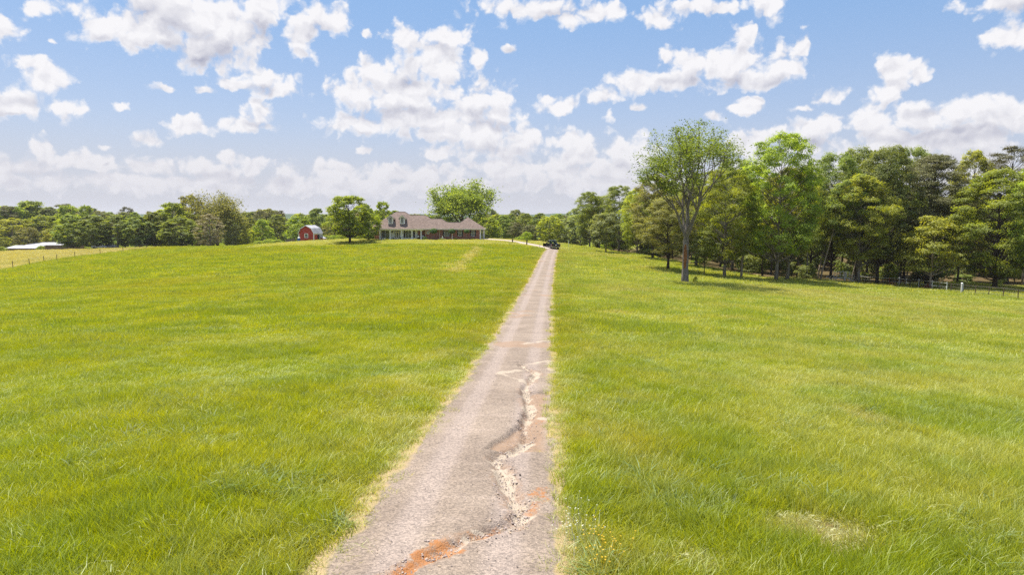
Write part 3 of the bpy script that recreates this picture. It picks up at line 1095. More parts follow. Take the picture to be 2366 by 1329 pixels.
def scatter_object(name, P, rot, scl, pick, dry, coll):
    me = bpy.data.meshes.new(name)
    me.vertices.add(len(P)); me.vertices.foreach_set('co', np.ascontiguousarray(P, dtype=np.float32).ravel())
    a = me.attributes.new('rot', 'FLOAT_VECTOR', 'POINT'); a.data.foreach_set('vector', np.ascontiguousarray(rot, dtype=np.float32).ravel())
    a = me.attributes.new('scl', 'FLOAT_VECTOR', 'POINT'); a.data.foreach_set('vector', np.ascontiguousarray(scl, dtype=np.float32).ravel())
    a = me.attributes.new('pick', 'INT', 'POINT'); a.data.foreach_set('value', pick.astype(np.int32))
    a = me.attributes.new('dry', 'FLOAT', 'POINT'); a.data.foreach_set('value', dry.astype(np.float32))
    me.update()
    o = link(name, me)
    ng = bpy.data.node_groups.new(name, 'GeometryNodeTree')
    ng.interface.new_socket('Geometry', in_out='INPUT', socket_type='NodeSocketGeometry')
    ng.interface.new_socket('Geometry', in_out='OUTPUT', socket_type='NodeSocketGeometry')
    gi = ng.nodes.new('NodeGroupInput'); go = ng.nodes.new('NodeGroupOutput')
    ip = ng.nodes.new('GeometryNodeInstanceOnPoints')
    ci = ng.nodes.new('GeometryNodeCollectionInfo')
    ci.inputs['Collection'].default_value = coll
    ci.inputs['Separate Children'].default_value = True
    ci.inputs['Reset Children'].default_value = True
    ip.inputs['Pick Instance'].default_value = True

    def na(nm, typ):
        n = ng.nodes.new('GeometryNodeInputNamedAttribute'); n.data_type = typ
        n.inputs['Name'].default_value = nm
        return n.outputs['Attribute']
    ng.links.new(gi.outputs[0], ip.inputs['Points'])
    ng.links.new(ci.outputs[0], ip.inputs['Instance'])
    ng.links.new(na('pick', 'INT'), ip.inputs['Instance Index'])
    ng.links.new(na('rot', 'FLOAT_VECTOR'), ip.inputs['Rotation'])
    ng.links.new(na('scl', 'FLOAT_VECTOR'), ip.inputs['Scale'])
    ng.links.new(ip.outputs[0], go.inputs[0])
    md = o.modifiers.new('scatter', 'NODES'); md.node_group = ng
    return tag(o, kind='stuff')


def scatter_points(y0, y1, dens, margin=6.0, seed=1, slope=0.80):
    r = np.random.default_rng(seed)
    xm = y1 * slope + margin
    c = 1 / sqrt(dens)
    gx_, gy_ = np.meshgrid(np.arange(-xm, xm, c), np.arange(y0, y1, c))
    x = gx_.ravel() + c * 1.15 * (r.random(gx_.size) - .5)
    y = gy_.ravel() + c * 1.15 * (r.random(gx_.size) - .5)
    k = np.abs(x) < y * slope + margin
    return x[k], y[k], r


def field_ok(x, y, m=0.0):
    ok = (drive_d(x, y) > HW + m + 0.10 + (fbm(x, y, 0.8, 3, 22) - .5) * 0.62 - 0.06 * (x > drive_x(y))) & (seg_dist(x, y, BEND) > 1.75) & ~in_poly(x, y, WOOD)
    ok &= seg_dist(x, y, BEND) > 1.75 + m
    ok &= ~((x > -37) & (x < -5.5) & (y > 164.5) & (y < 178))
    return ok


def grass_layer(name, y0, y1, dens, protos, hmul, seed, filt=None, margin=6.0, clear=0.0, smul=1.0):
    x, y, r = scatter_points(y0, y1, dens, margin, seed)
    k = field_ok(x, y, clear)
    if filt is not None:
        k &= filt(x, y, r)
    k &= (r.random(len(x)) > 1.0 * bald_mask(x, y)) & (r.random(len(x)) > 0.45 * sstep(seg_dist(x, y, TRACK), 1.7, .6))
    x, y = x[k], y[k]
    z = ground_z(x, y)
    n = len(x)
    dry = dry_field(x, y)
    hv = 0.45 + 0.95 * fbm(x, y, 2.6, 3, 2) + 0.35 * (fbm(x, y, 11, 2, 6) - .5)
    hv = hv * (1 - 0.72 * dry) * (1 - 0.6 * lawn_mask(x, y))
    edge = sstep(drive_d(x, y), HW + 0.0, HW + 0.5)
    hv = hv * (0.45 + 0.55 * edge)
    s = smul * (0.8 + 0.4 * r.random(n))
    rot = np.stack([r.normal(0, 0.07, n), r.normal(0, 0.07, n), r.random(n) * 2 * pi], 1)
    scl = np.stack([s, s, np.clip(hv * hmul * (0.8 + .4 * r.random(n)), 0.12, 1.35)], 1)
    pick = r.integers(0, len(protos.objects), n)
    return scatter_object(name, np.stack([x, y, z], 1), rot, scl, pick, dry, protos)


GM = grass_material('grass_blades')
SM = grass_material('seed_stalks', 1.0, 0.62)
near_c = collection_of('near_clumps', [blade_clump(f'tuft_{i}', 10 + i, 290, 0.36, 0.34, 0.0095, GM, 3) for i in range(7)])
mid_c = collection_of('mid_clumps', [blade_clump(f'mid_tuft_{i}', 30 + i, 230, 0.75, 0.34, 0.021, GM, 2) for i in range(6)])
far_c = collection_of('far_clumps', [blade_clump(f'far_tuft_{i}', 50 + i, 190, 1.5, 0.34, 0.050, GM, 2) for i in range(6)])
stalk_c = collection_of('stalk_clumps', [blade_clump(f'stalk_{i}', 70 + i, 13, 0.40, 0.42, 0.006, SM, 6, 0.8, True) for i in range(6)])
stalk_f = collection_of('far_stalk_clumps', [blade_clump(f'far_stalk_{i}', 90 + i, 22, 1.0, 0.46, 0.018, SM, 3, 0.9, True) for i in range(6)])
verge_c = collection_of('verge_clumps', [blade_clump(f'verge_{i}', 110 + i, 44, 0.18, 0.13, 0.009, SM, 2, 1.0) for i in range(5)])
grass_layer('pasture_grass', 4.0, 30.0, 10.0, near_c, 1.0, 1, margin=7)
grass_layer('pasture_grass', 27.0, 82.0, 2.9, mid_c, 1.0, 2, margin=12, clear=.45)
grass_layer('pasture_grass', 76.0, 215.0, 0.75, far_c, 0.95, 3, margin=34, clear=1.2)
grass_layer('pasture_grass', 26.0, 60.0, 7.0, mid_c, 1.0, 6, lambda x, y, r: drive_d(x, y) < HW + 1.3, margin=6, clear=.08, smul=.5)
grass_layer('pasture_grass', 60.0, 172.0, 4.0, mid_c, 1.0, 7, lambda x, y, r: (drive_d(x, y) < HW + 2.6) | (seg_dist(x, y, BEND) < 4.2), margin=6, clear=.12, smul=.7)
stalk_filter = lambda x, y, r: r.random(len(x)) < (0.40 + 0.45 * sstep(x, 0, 6)) * sstep(fbm(x, y, 3.0, 3, 9), 0.38, 0.6) * (dry_field(x, y) < .5)
grass_layer('seed_heads', 7.0, 30.0, 5.0, stalk_c, 1.0, 4, stalk_filter, margin=4)
grass_layer('seed_heads', 28.0, 90.0, 1.1, stalk_f, 1.0, 5, stalk_filter)


def verge_layer():
    r = np.random.default_rng(5)
    n = 1500
    y = 4.5 + 55 * r.random(n) ** 1.6
    side = np.where(r.random(n) < .5, -1, 1)
    off = HW + 0.0 + r.normal(0, 0.15, n)
    x = drive_x(y) + side * off
    z = base_z(x, y) + 0.0
    s = 0.6 + 0.6 * r.random(n)
    scatter_object('verge_grass', np.stack([x, y, z], 1), np.stack([r.normal(0, .1, n), r.normal(0, .1, n), r.random(n) * 6.28], 1),
                   np.stack([s, s, s], 1), r.integers(0, 5, n), np.full(n, 0.7) * r.random(n), verge_c)


verge_layer()


def weed_material():
    m = leaf_material('weed_leaf', (0.12, 0.185, 0.055), (0.21, 0.28, 0.095), 0.35)
    return m


weed_c = collection_of('weed_clumps', [blade_clump(f'weed_{i}', 130 + i, 46, 0.26, 0.26, 0.034, weed_material(), 3, 1.25) for i in range(5)])
weed_f = lambda x, y, r: (r.random(len(x)) < sstep(fbm(x, y, 2.1, 3, 63), 0.55, 0.72)) & (dry_field(x, y) < .4)
grass_layer('weeds', 6.0, 34.0, 7.0, weed_c, 1.25, 8, weed_f, margin=4)


def thatch():
    r = np.random.default_rng(15)
    P = []
    for (u, v, n, sx, sy) in [(1905, 1238, 170, .8, .7), (1610, 1310, 60, .35, .35)]:
        c = hit_ground(u, v)
        P.append(np.stack([c[0] + r.normal(0, sx * .55, n), c[1] + r.normal(0, sy * .55, n)], 1))
    P = np.concatenate(P); n = len(P)
    s_ = 0.5 + 0.7 * r.random(n)
    scatter_object('dead_thatch', np.stack([P[:, 0], P[:, 1], ground_z(P[:, 0], P[:, 1])], 1), np.stack([r.normal(0, .5, n), r.normal(0, .5, n), r.random(n) * 6.28], 1),
                   np.stack([s_, s_, s_ * .7], 1), r.integers(0, 5, n), 0.5 + 0.5 * r.random(n), verge_c)


thatch()


# ------------------------------------------------------------------ trees
def unit(r, n):
    v = r.normal(size=(n, 3))
    return v / np.linalg.norm(v, axis=1, keepdims=True)


def leaf_mesh(name, pos, size, wid, r, mat, up=0.5, droop=0.25, outward=None, tint=None):
    n = len(pos)
    nrm = 0.55 * unit(r, n) + np.array([0, 0, up * .8])
    if outward is not None:
        nrm = nrm + 1.0 * outward
    nrm /= np.linalg.norm(nrm, axis=1, keepdims=True)
    a = unit(r, n) + np.array([0, 0, -droop])
    a -= (a * nrm).sum(1, keepdims=True) * nrm
    a /= np.linalg.norm(a, axis=1, keepdims=True) + 1e-9
    s = np.cross(nrm, a)
    Ls = (size * (0.6 + 0.8 * r.random(n)))[:, None]; Ws = Ls * wid
    fold = nrm * Ls * 0.12
    V = np.stack([pos - a * Ls * .5, pos + s * Ws * .5 + fold, pos + a * Ls * .5 - fold, pos - s * Ws * .5 + fold], 1)
    fcs = np.arange(4 * n).reshape(n, 4)
    t = r.random(n) if tint is None else np.clip(0.5 * r.random(n) + 0.5 * tint, 0, 1)
    return np_mesh(name, V.reshape(-1, 3), fcs, mat, t)


def env(shape, t):
    if shape == 'oval': return np.sin(pi * (0.10 + 0.86 * t)) ** 0.7
    if shape == 'round': return np.sin(pi * (0.14 + 0.80 * t)) ** 0.5
    if shape == 'vase': return np.where(t < .62, 0.30 + 1.13 * t, np.sqrt(np.clip(1 - ((t - .62) / .42) ** 2, 0, 1)))
    if shape == 'cone': return np.clip((1 - t) ** 0.75 * (0.55 + 1.6 * np.minimum(t, .28)), 0.08, 1)
    if shape == 'low': return np.where(t < .35, 0.82 + 0.5 * t, np.sqrt(np.clip(1 - ((t - .35) / .69) ** 2, 0.02, 1)))
    return np.ones_like(t)


def lobed_tree(seed, H, Rr, cb, shape, mat, bark, nl=26, ncl=24, kpc=36, lobe=0.33, leaf=0.22, wid=0.55, tr=0.28, flat=0.75, spread=0.40, lean=(0, 0), up=0.5, sides=6, twigs=4):
    """a tapered trunk, limbs that run out to lobes of foliage, twigs, and leaf-sized faces in clumps"""
    r = np.random.default_rng(seed)
    tk = MB()
    zt = H * 0.86
    wob = np.cumsum(r.normal(0, 0.018 * H / 6, (8, 2)), 0); wob -= wob[0]
    tz = np.linspace(0, zt, 8)
    tp = np.stack([wob[:, 0] + lean[0] * (tz / H) ** 1.2 * H, wob[:, 1] + lean[1] * (tz / H) ** 1.2 * H, tz], 1)
    tp[0, 2] = -0.4
    rad = tr * (1 - 0.88 * (tz / zt) ** 0.9); rad[0] *= 1.35
    tk.tube(tp, list(rad), sides + 2)

    def tr_at(z):
        return np.array([np.interp(z, tp[:, 2], tp[:, 0]), np.interp(z, tp[:, 2], tp[:, 1]), z]), np.interp(z, tp[:, 2], rad)
    P = []; T = []; O = []
    for i in range(nl):
        t = (i + 0.3 + 0.5 * r.random()) / nl
        th = i * 2.39996 + r.normal(0, .5)
        zc = H * (cb + (0.97 - cb) * t)
        er = float(env(shape, np.array(t))) * Rr
        ls = lobe * Rr * (0.7 + 0.6 * r.random()) * (0.6 + 0.4 * min(1, er / Rr + .2))
        rd = max(er - ls * 0.8, 0) * (0.62 + 0.42 * sqrt(r.random()))
        ax, _ = tr_at(min(zc, zt))
        c = np.array([ax[0] + rd * cos(th), ax[1] + rd * sin(th), min(zc, H - ls * flat)])
        zs = np.clip(c[2] - 0.75 * rd - 0.3 * r.random() * H * .12, H * cb * 0.72, zt * 0.95)
        b0, br = tr_at(zs)
        midp = b0 * .5 + c * .5 + np.array([0, 0, -0.12 * rd]) + r.normal(0, .05 * Rr, 3)
        q = np.linspace(0, 1, 5)[:, None]
        path = (1 - q) ** 2 * b0 + 2 * q * (1 - q) * midp + q ** 2 * c
        r0 = max(min(br * 0.7, tr * 0.42 * sqrt(0.15 + rd / Rr)), 0.025)
        tk.tube(list(path), list(np.linspace(r0, 0.02, 5)), sides - 1, cap=False)
        d = unit(r, ncl); d[:, 2] = np.abs(d[:, 2]) * 0.9 - 0.22 * (r.random(ncl) < .35)
        d /= np.linalg.norm(d, axis=1, keepdims=True)
        cc = c + d * np.array([1, 1, flat]) * ls * (0.72 + 0.36 * r.random((ncl, 1)))
        for j in range(min(twigs, ncl)):
            tk.tube([c, (c + cc[j]) / 2 + r.normal(0, .04, 3), cc[j]], [0.025, 0.018, 0.008], 3, cap=False)
        cs = ls * spread * 0.55 * (0.6 + .8 * r.random((ncl, 1, 1)))
        off = r.normal(size=(ncl, kpc, 3)) * cs * np.array([1, 1, 0.5])
        P.append((cc[:, None, :] + off).reshape(-1, 3))
        T.append(np.repeat(r.random(ncl) * .7 + .3 * r.random(), kpc))
        O.append(np.repeat(d, kpc, 0))
    P = np.concatenate(P); T = np.concatenate(T); O = np.concatenate(O)
    crown = leaf_mesh('crown', P, leaf, wid, r, mat, up=up, outward=O, tint=T)
    return tk.mesh('trunk', bark, True), crown, (H, Rr)


def branching_tree(seed, mat, bark, H=18.0, trunk_h=5.5, tr=0.42, spread=0.42, ratio=0.70, levels=4, kids=(4, 3, 3, 3), leafn=22, cs=0.5, leaf=0.2, wid=0.5, first=5.0, upb=0.30, bare=0.0, lean=(0, 0)):
    """open crown on a skeleton of forking limbs"""
    r = np.random.default_rng(seed)
    tk = MB(); tips = []

    def grow(p, d, length, rad, lev):
        pts = [p]; q = p.copy(); dd_ = d.copy()
        for i in range(4):
            dd_ = dd_ + r.normal(0, 0.10, 3) + np.array([0, 0, upb * 0.12]); dd_ /= np.linalg.norm(dd_)
            q = q + dd_ * length / 4; pts.append(q)
        rr = np.linspace(rad, rad * 0.62, 5)
        tk.tube(pts, list(rr), 8 if lev < 2 else (5 if lev < 3 else 3), cap=False)
        if lev >= levels:
            tips.append(pts[-1]); tips.append(pts[2]); return
        nk = kids[min(lev, len(kids) - 1)]
        ph = r.random() * 6.28
        for k in range(nk):
            a = np.cross(dd_, (0.3, 0.9, 0.1)); a /= np.linalg.norm(a); b = np.cross(dd_, a)
            th = ph + k * 6.28 / nk + r.normal(0, .3)
            sp = spread * (0.55 + 0.8 * r.random()) * (0.5 if k == 0 else 1.15)
            nd = dd_ * cos(sp) + (a * cos(th) + b * sin(th)) * sin(sp) + np.array([0, 0, upb * 0.25])
            nd /= np.linalg.norm(nd)
            st = pts[-1] if k < 2 else pts[3]
            grow(st, nd, length * ratio * (0.75 + .5 * r.random()), rad * (0.62 if k == 0 else 0.5), lev + 1)
    base = [np.array([0, 0, -0.4]), np.array([lean[0] * .2, lean[1] * .2, trunk_h * .35]), np.array([lean[0] * .6, lean[1] * .6, trunk_h * .7]), np.array([lean[0], lean[1], trunk_h])]
    tk.tube(base, [tr * 1.35, tr, tr * .95, tr * .9], 10, cap=False)
    d0 = np.array([lean[0] * .5, lean[1] * .5, trunk_h]); d0 /= np.linalg.norm(d0)
    for k in range(kids[0]):
        th = k * 6.28 / kids[0] + r.normal(0, .3)
        sp = spread * (0.35 if k == 0 else 0.9)
        nd = np.array([cos(th) * sin(sp), sin(th) * sin(sp), cos(sp)]) + 0.3 * d0; nd /= np.linalg.norm(nd)
        grow(base[-1], nd, first * (0.8 + .4 * r.random()), tr * (0.75 if k == 0 else 0.52), 1)
    tips = np.array(tips)
    z1 = tips[:, 2].max()
    keep = r.random(len(tips)) > bare
    tt = tips[keep]
    crown = None
    if len(tt) and leafn:
        off = r.normal(size=(len(tt), leafn, 3)) * cs * np.array([1, 1, .7]) * (0.5 + r.random((len(tt), 1, 1)))
        P = (tt[:, None] + off).reshape(-1, 3)
        crown = leaf_mesh('crown', P, leaf, wid, r, mat, up=0.4, tint=np.repeat(r.random(len(tt)), leafn))
    Rr = np.percentile(np.hypot(tips[:, 0], tips[:, 1]), 92)
    return tk.mesh('trunk', bark, True), crown, (z1 + cs * .8, Rr + cs)


def pine_tree_mesh(seed, mat, bark, H=20.0, cb=0.35, Rr=4.2, tr=0.34, nl=96, ncl=12, kpc=40):
    return lobed_tree(seed, H, Rr, cb, 'oval', mat, bark, nl=nl, ncl=ncl, kpc=kpc, lobe=0.22, leaf=0.26, wid=0.22, tr=tr, flat=0.42, spread=0.62, up=0.2, twigs=3)


PROTO = {}


def proto(key, name, cat, trio):
    tk, cr, dim = trio
    PROTO[key] = (name, cat, tk, cr, dim)


proto('oak_a', 'oak_tree', 'tree', lobed_tree(1, 20, 6.2, 0.20, 'round', M['leaf_mid'], M['bark'], nl=84, ncl=15, kpc=34, leaf=0.23, lobe=.22))
proto('oak_b', 'oak_tree', 'tree', lobed_tree(2, 20, 6.6, 0.18, 'round', M['leaf_bright'], M['bark'], nl=90, ncl=15, kpc=34, leaf=0.23, lobe=.21))
proto('oak_c', 'oak_tree', 'tree', lobed_tree(3, 20, 6.0, 0.22, 'oval', M['leaf_olive'], M['bark_dark'], nl=80, ncl=15, kpc=32, leaf=0.21, lobe=.21))
proto('oak_d', 'oak_tree', 'tree', lobed_tree(4, 20, 6.4, 0.22, 'round', M['leaf_dark'], M['bark_dark'], nl=86, ncl=15, kpc=34, leaf=0.24, lobe=.22))
proto('maple', 'broadleaf_tree', 'tree', lobed_tree(5, 20, 7.0, 0.10, 'oval', M['leaf_bright'], M['bark_dark'], nl=92, ncl=15, kpc=34, leaf=0.25, lobe=0.20, flat=0.5))
proto('yellow', 'broadleaf_tree', 'tree', lobed_tree(6, 20, 6.4, 0.22, 'oval', M['leaf_yellow'], M['bark'], nl=88, ncl=14, kpc=34, leaf=0.23, lobe=0.20))
proto('pine', 'pine_tree', 'tree', pine_tree_mesh(7, M['needle'], M['bark_dark']))
proto('pine_b', 'pine_tree', 'tree', pine_tree_mesh(8, M['needle'], M['bark_dark'], cb=0.5, Rr=3.8, nl=34))
proto('hero', 'oak_tree', 'tree', branching_tree(12, leaf_material('leaf_fresh', (0.085, 0.140, 0.022), (0.215, 0.275, 0.044), 0.48), M['bark'], tr=0.31, trunk_h=6.0, spread=0.46, first=4.6, levels=4, kids=(5, 4, 3, 3), ratio=0.74, leafn=46, cs=0.45, leaf=0.21, upb=0.5))
proto('house', 'broadleaf_tree', 'tree', branching_tree(21, M['leaf_mid'], M['bark'], H=14, tr=0.36, trunk_h=2.6, spread=0.72, first=3.4, levels=4, kids=(5, 4, 4, 3), ratio=0.72, leafn=44, cs=0.58, leaf=0.34, wid=.6, upb=0.22))
proto('bare', 'dead_tree', 'tree', branching_tree(23, M['leaf_olive'], M['bark_tan'], tr=0.26, trunk_h=3.4, spread=0.6, first=2.6, levels=3, kids=(3, 3, 3), ratio=0.72, leafn=7, cs=0.5, leaf=0.2, upb=0.15, bare=0.55))
proto('young', 'young_tree', 'tree', lobed_tree(9, 8, 3.2, 0.22, 'round', M['leaf_pale'], M['bark'], nl=22, ncl=18, kpc=26, leaf=0.26, tr=0.13, lobe=0.34))
proto('sapling', 'young_tree', 'tree', lobed_tree(10, 7, 2.6, 0.38, 'low', M['leaf_pale'], M['bark_dark'], nl=14, ncl=14, kpc=20, leaf=0.24, tr=0.08, lobe=0.36, flat=0.4))
proto('dogwood', 'broadleaf_tree', 'tree', lobed_tree(11, 11, 5.2, 0.26, 'low', M['leaf_yellow'], M['bark_tan'], nl=24, ncl=16, kpc=24, leaf=0.30, wid=.6, tr=0.2, lobe=0.30, flat=0.32, lean=(-.12, 0)))
proto('lean', 'broadleaf_tree', 'tree', lobed_tree(13, 15, 3.2, 0.50, 'oval', M['leaf_mid'], M['bark_tan'], nl=16, ncl=18, kpc=24, leaf=0.24, tr=0.16, lean=(.30, .02)))
proto('thin', 'broadleaf_tree', 'tree', lobed_tree(14, 17, 3.0, 0.42, 'oval', M['leaf_dark'], M['bark_dark'], nl=18, ncl=18, kpc=22, leaf=0.28, tr=0.13))
proto('thin_b', 'broadleaf_tree', 'tree', lobed_tree(15, 18, 3.4, 0.40, 'round', M['leaf_mid'], M['bark'], nl=18, ncl=18, kpc=22, leaf=0.28, tr=0.16))
# shorter, wider-leaved trees for the middle distance
proto('mid_a', 'broadleaf_tree', 'tree', lobed_tree(31, 14, 5.0, 0.06, 'oval', M['leaf_mid'], M['bark'], nl=54, ncl=10, kpc=22, lobe=.23, leaf=0.42, sides=4, twigs=0, tr=.25))
proto('mid_b', 'broadleaf_tree', 'tree', lobed_tree(32, 14, 5.4, 0.05, 'low', M['leaf_bright'], M['bark'], nl=54, ncl=10, kpc=22, lobe=.23, leaf=0.42, sides=4, twigs=0, tr=.25))
proto('mid_c', 'broadleaf_tree', 'tree', lobed_tree(33, 14, 5.2, 0.06, 'round', M['leaf_olive'], M['bark'], nl=50, ncl=10, kpc=22, lobe=.23, leaf=0.42, sides=4, twigs=0, tr=.25))
proto('mid_d', 'broadleaf_tree', 'tree', lobed_tree(34, 14, 5.2, 0.05, 'round', M['leaf_yellow'], M['bark'], nl=50, ncl=10, kpc=22, lobe=.23, leaf=0.42, sides=4, twigs=0, tr=.25))
proto('mid_e', 'broadleaf_tree', 'tree', lobed_tree(35, 14, 5.2, 0.06, 'oval', M['leaf_dark'], M['bark_dark'], nl=54, ncl=10, kpc=22, lobe=.23, leaf=0.44, sides=4, twigs=0, tr=.25))
proto('mid_f', 'broadleaf_tree', 'tree', lobed_tree(36, 14, 4.6, 0.05, 'oval', M['leaf_brown'], M['bark'], nl=54, ncl=10, kpc=22, lobe=.23, leaf=0.34, wid=.35, sides=4, twigs=0, tr=.25))
proto('mid_g', 'broadleaf_tree', 'tree', lobed_tree(37, 14, 5.2, 0.05, 'round', M['leaf_pale'], M['bark'], nl=50, ncl=10, kpc=22, lobe=.23, leaf=0.42, sides=4, twigs=0, tr=.25))
proto('mid_p', 'pine_tree', 'tree', lobed_tree(38, 14, 4.0, 0.30, 'round', M['needle'], M['bark_dark'], nl=26, ncl=12, kpc=18, leaf=0.5, wid=.3, flat=.45, sides=4, twigs=0, tr=.22))
proto('yard', 'broadleaf_tree', 'tree', lobed_tree(41, 11, 5.4, 0.15, 'round', M['leaf_bright'], M['bark_dark'], nl=64, ncl=14, kpc=26, leaf=0.30, tr=0.26, lobe=.21))
proto('open_big', 'broadleaf_tree', 'tree', branching_tree(26, M['leaf_olive'], M['bark_dark'], H=17, tr=0.4, trunk_h=4, spread=0.66, first=4.2, levels=4, kids=(5, 4, 4, 3), ratio=0.72, leafn=17, cs=0.75, leaf=0.42, upb=0.25))
proto('bushes', 'shrub', 'shrub', lobed_tree(42, 2.2, 1.7, 0.05, 'low', M['leaf_bright'], M['bark_dark'], nl=14, ncl=12, kpc=16, leaf=0.16, tr=0.04, sides=4, twigs=0, lobe=.4))
proto('under', 'shrub', 'shrub', lobed_tree(43, 2.6, 1.6, 0.08, 'round', M['leaf_dark'], M['bark_dark'], nl=12, ncl=12, kpc=14, leaf=0.2, tr=0.04, sides=4, twigs=0, lobe=.4))

_used = {}


def plant(key, x, y, height, radius=None, label='', group=None, rz=None, cat=None, z=None):
    name, cat0, tk, cr, (H, Rr) = PROTO[key]
    sz = height / H
    sx = sz if radius is None else radius / Rr
    if rz is None:
        rz = random.random() * 6.28
    zz = gz(x, y) if z is None else z
    root = thing(name, label, cat or cat0, (x, y, zz - 0.05), rz, group)
    root.scale = (sx, sx, sz)
    t = link('trunk', tk, root)
    if cr is not None:
        link('crown', cr, root)
    return root


def tree_px(key, u, Y, topv, hw, label, group=None, rz=None):
    """a tree whose top and half width show at these photo pixels, standing Y metres ahead"""
    p = at(u, topv, Y)
    g = gz(p[0], Y)
    return plant(key, p[0], Y, p[2] - g, hw / F * Y * 1.02, label, group, rz)


# the lone trees on the slope and the front of the wood, left to right
tree_px('hero', 1592, 76, 272, 128, 'tall open oak with a bare forked trunk, standing alone on the grass before the wood', rz=0.6)
tree_px('young', 1401, 140, 492, 40, 'small pale green tree alone on the grass at the left end of the wood')
tree_px('oak_c', 1547, 100, 452, 74, 'olive oak with a thin dark trunk just left of the tall open oak')
tree_px('oak_c', 1512, 128, 402, 62, 'brownish olive oak in the wood edge behind and left of the tall open oak')
tree_px('oak_a', 1432, 168, 428, 46, 'round olive green tree topping the left end of the wood')
tree_px('oak_b', 1386, 176, 452, 40, 'bright green tree at the far left corner of the wood')
tree_px('yellow', 1474, 150, 436, 44, 'narrow yellow green tree behind the small pale tree')
tree_px('mid_g', 1343, 192, 480, 34, 'grey green tree where the wood meets the far tree row')
tree_px('sapling', 1629, 98, 545, 42, 'small thin sapling with flat pale leaves right of the tall oak trunk')
tree_px('oak_a', 1613, 113, 428, 74, 'green oak on a double dark trunk behind the pale sapling')
tree_px('oak_b', 1681, 97, 390, 78, 'dark trunked green oak between the sapling and the bare forked tree')
tree_px('bare', 1717, 98, 520, 46, 'half dead tree with a pale forked trunk and bare drooping branches', rz=2.0)
tree_px('oak_a', 1700, 118, 366, 60, 'mid green oak rising behind the half dead forked tree')
tree_px('oak_b', 1806, 97, 306, 92, 'big light green oak with a pale thick trunk, highest of the wood edge')
tree_px('yellow', 1829, 100, 385, 76, 'yellow green tree with a dark trunk beside the pale thick trunk')
tree_px('oak_d', 1932, 114, 352, 66, 'dark green oak behind the metal steps')
tree_px('yellow', 1996, 108, 402, 84, 'broad yellow green tree with low leaves above the metal steps')
tree_px('oak_d', 1992, 122, 342, 62, 'tall dark rounded oak on the skyline between the yellow green trees')
tree_px('oak_d', 2043, 112, 338, 80, 'dark oak on a thick black trunk right of the metal steps')
tree_px('pine', 2163, 112, 352, 90, 'large brownish pine with a thick dark trunk')
tree_px('dogwood', 2158, 104, 498, 78, 'low tree with bright layered leaves and a leaning trunk before the large pine')
tree_px('oak_d', 2106, 126, 342, 62, 'dark oak top rising just left of the large pine')
tree_px('yellow', 2258, 128, 345, 62, 'light green tree top showing just right of the large pine')
tree_px('thin', 2226, 114, 430, 50, 'slim black trunked tree leaning behind the tall white fence post')
tree_px('pine_b', 2346, 124, 330, 70, 'brownish pine whose top stands above the bright green tree by the fence end')
tree_px('maple', 2318, 103, 388, 112, 'bright green spreading tree with layered leaves to the ground behind the fence end')
tree_px('oak_b', 2440, 98, 350, 90, 'bright green oak at the outer end of the wood beyond the fence')
tree_px('lean', 1905, 107, 415, 40, 'slim pale trunk leaning right just left of the metal steps', rz=0.0)
tree_px('lean', 1898, 112, 430, 38, 'second slim leaning trunk between the steps and its leaning neighbour', rz=0.3)
tree_px('lean', 1976, 117, 470, 30, 'thin pale tree leaning right across the right rail of the metal steps', rz=0.2)
tree_px('thin_b', 1996, 108, 400, 40, 'thin light trunk standing at the left end of the rail fence')
tree_px('lean', 2104, 113, 420, 40, 'slim tree leaning behind the middle white post', rz=0.1)
tree_px('thin', 1850, 108, 400, 44, 'slim dark tree right of the pale and dark trunk pair')
tree_px('thin', 1770, 106, 420, 44, 'slim dark tree between the forked tree and the big pale trunk')
tree_px('thin_b', 1875, 110, 380, 40, 'grey slim tree in shade left of the leaning trunks')

# the inside of the wood
WG = 'trees deep inside the wood on the right'
WL = 'dark shaded tree standing deep inside the wood on the right'
LAND = [(1300, 'the parked truck'), (1401, 'the small pale green tree'), (1475, 'the narrow yellow tree'), (1547, 'the olive oak'), (1592, 'the tall open oak'), (1635, 'the pale sapling'), (1681, 'the dark trunked green oak'),
        (1717, 'the half dead forked tree'), (1765, 'the pale trunk gap'), (1806, 'the pale thick trunk'), (1860, 'the slim shaded trunks'), (1912, 'the leaning trunks'), (1946, 'the metal steps'), (1998, 'the rail fence start'), (2043, 'the thick black trunk'),
        (2077, 'the middle white post'), (2125, 'the rail fence'), (2160, 'the large pine'), (2223, 'the tall white post'), (2285, 'the thin dark fence posts'), (2330, 'the bright spreading tree'), (2420, 'the outer bright oak')]
KINDW = {'thin': 'slim dark', 'thin_b': 'slim grey trunked', 'oak_a': 'mid green', 'oak_b': 'bright green', 'oak_c': 'olive', 'oak_d': 'dense dark', 'pine_b': 'brownish pine', 'under': 'dark', 'bushes': 'light green',
         'mid_a': 'mid green', 'mid_b': 'light green', 'mid_c': 'olive', 'mid_d': 'yellow green', 'mid_e': 'dark green', 'mid_p': 'dark pine'}


def before(x, y, land):
    u = 1183 + F * x / y
    return min(land, key=lambda q: abs(q[0] - u))[1]


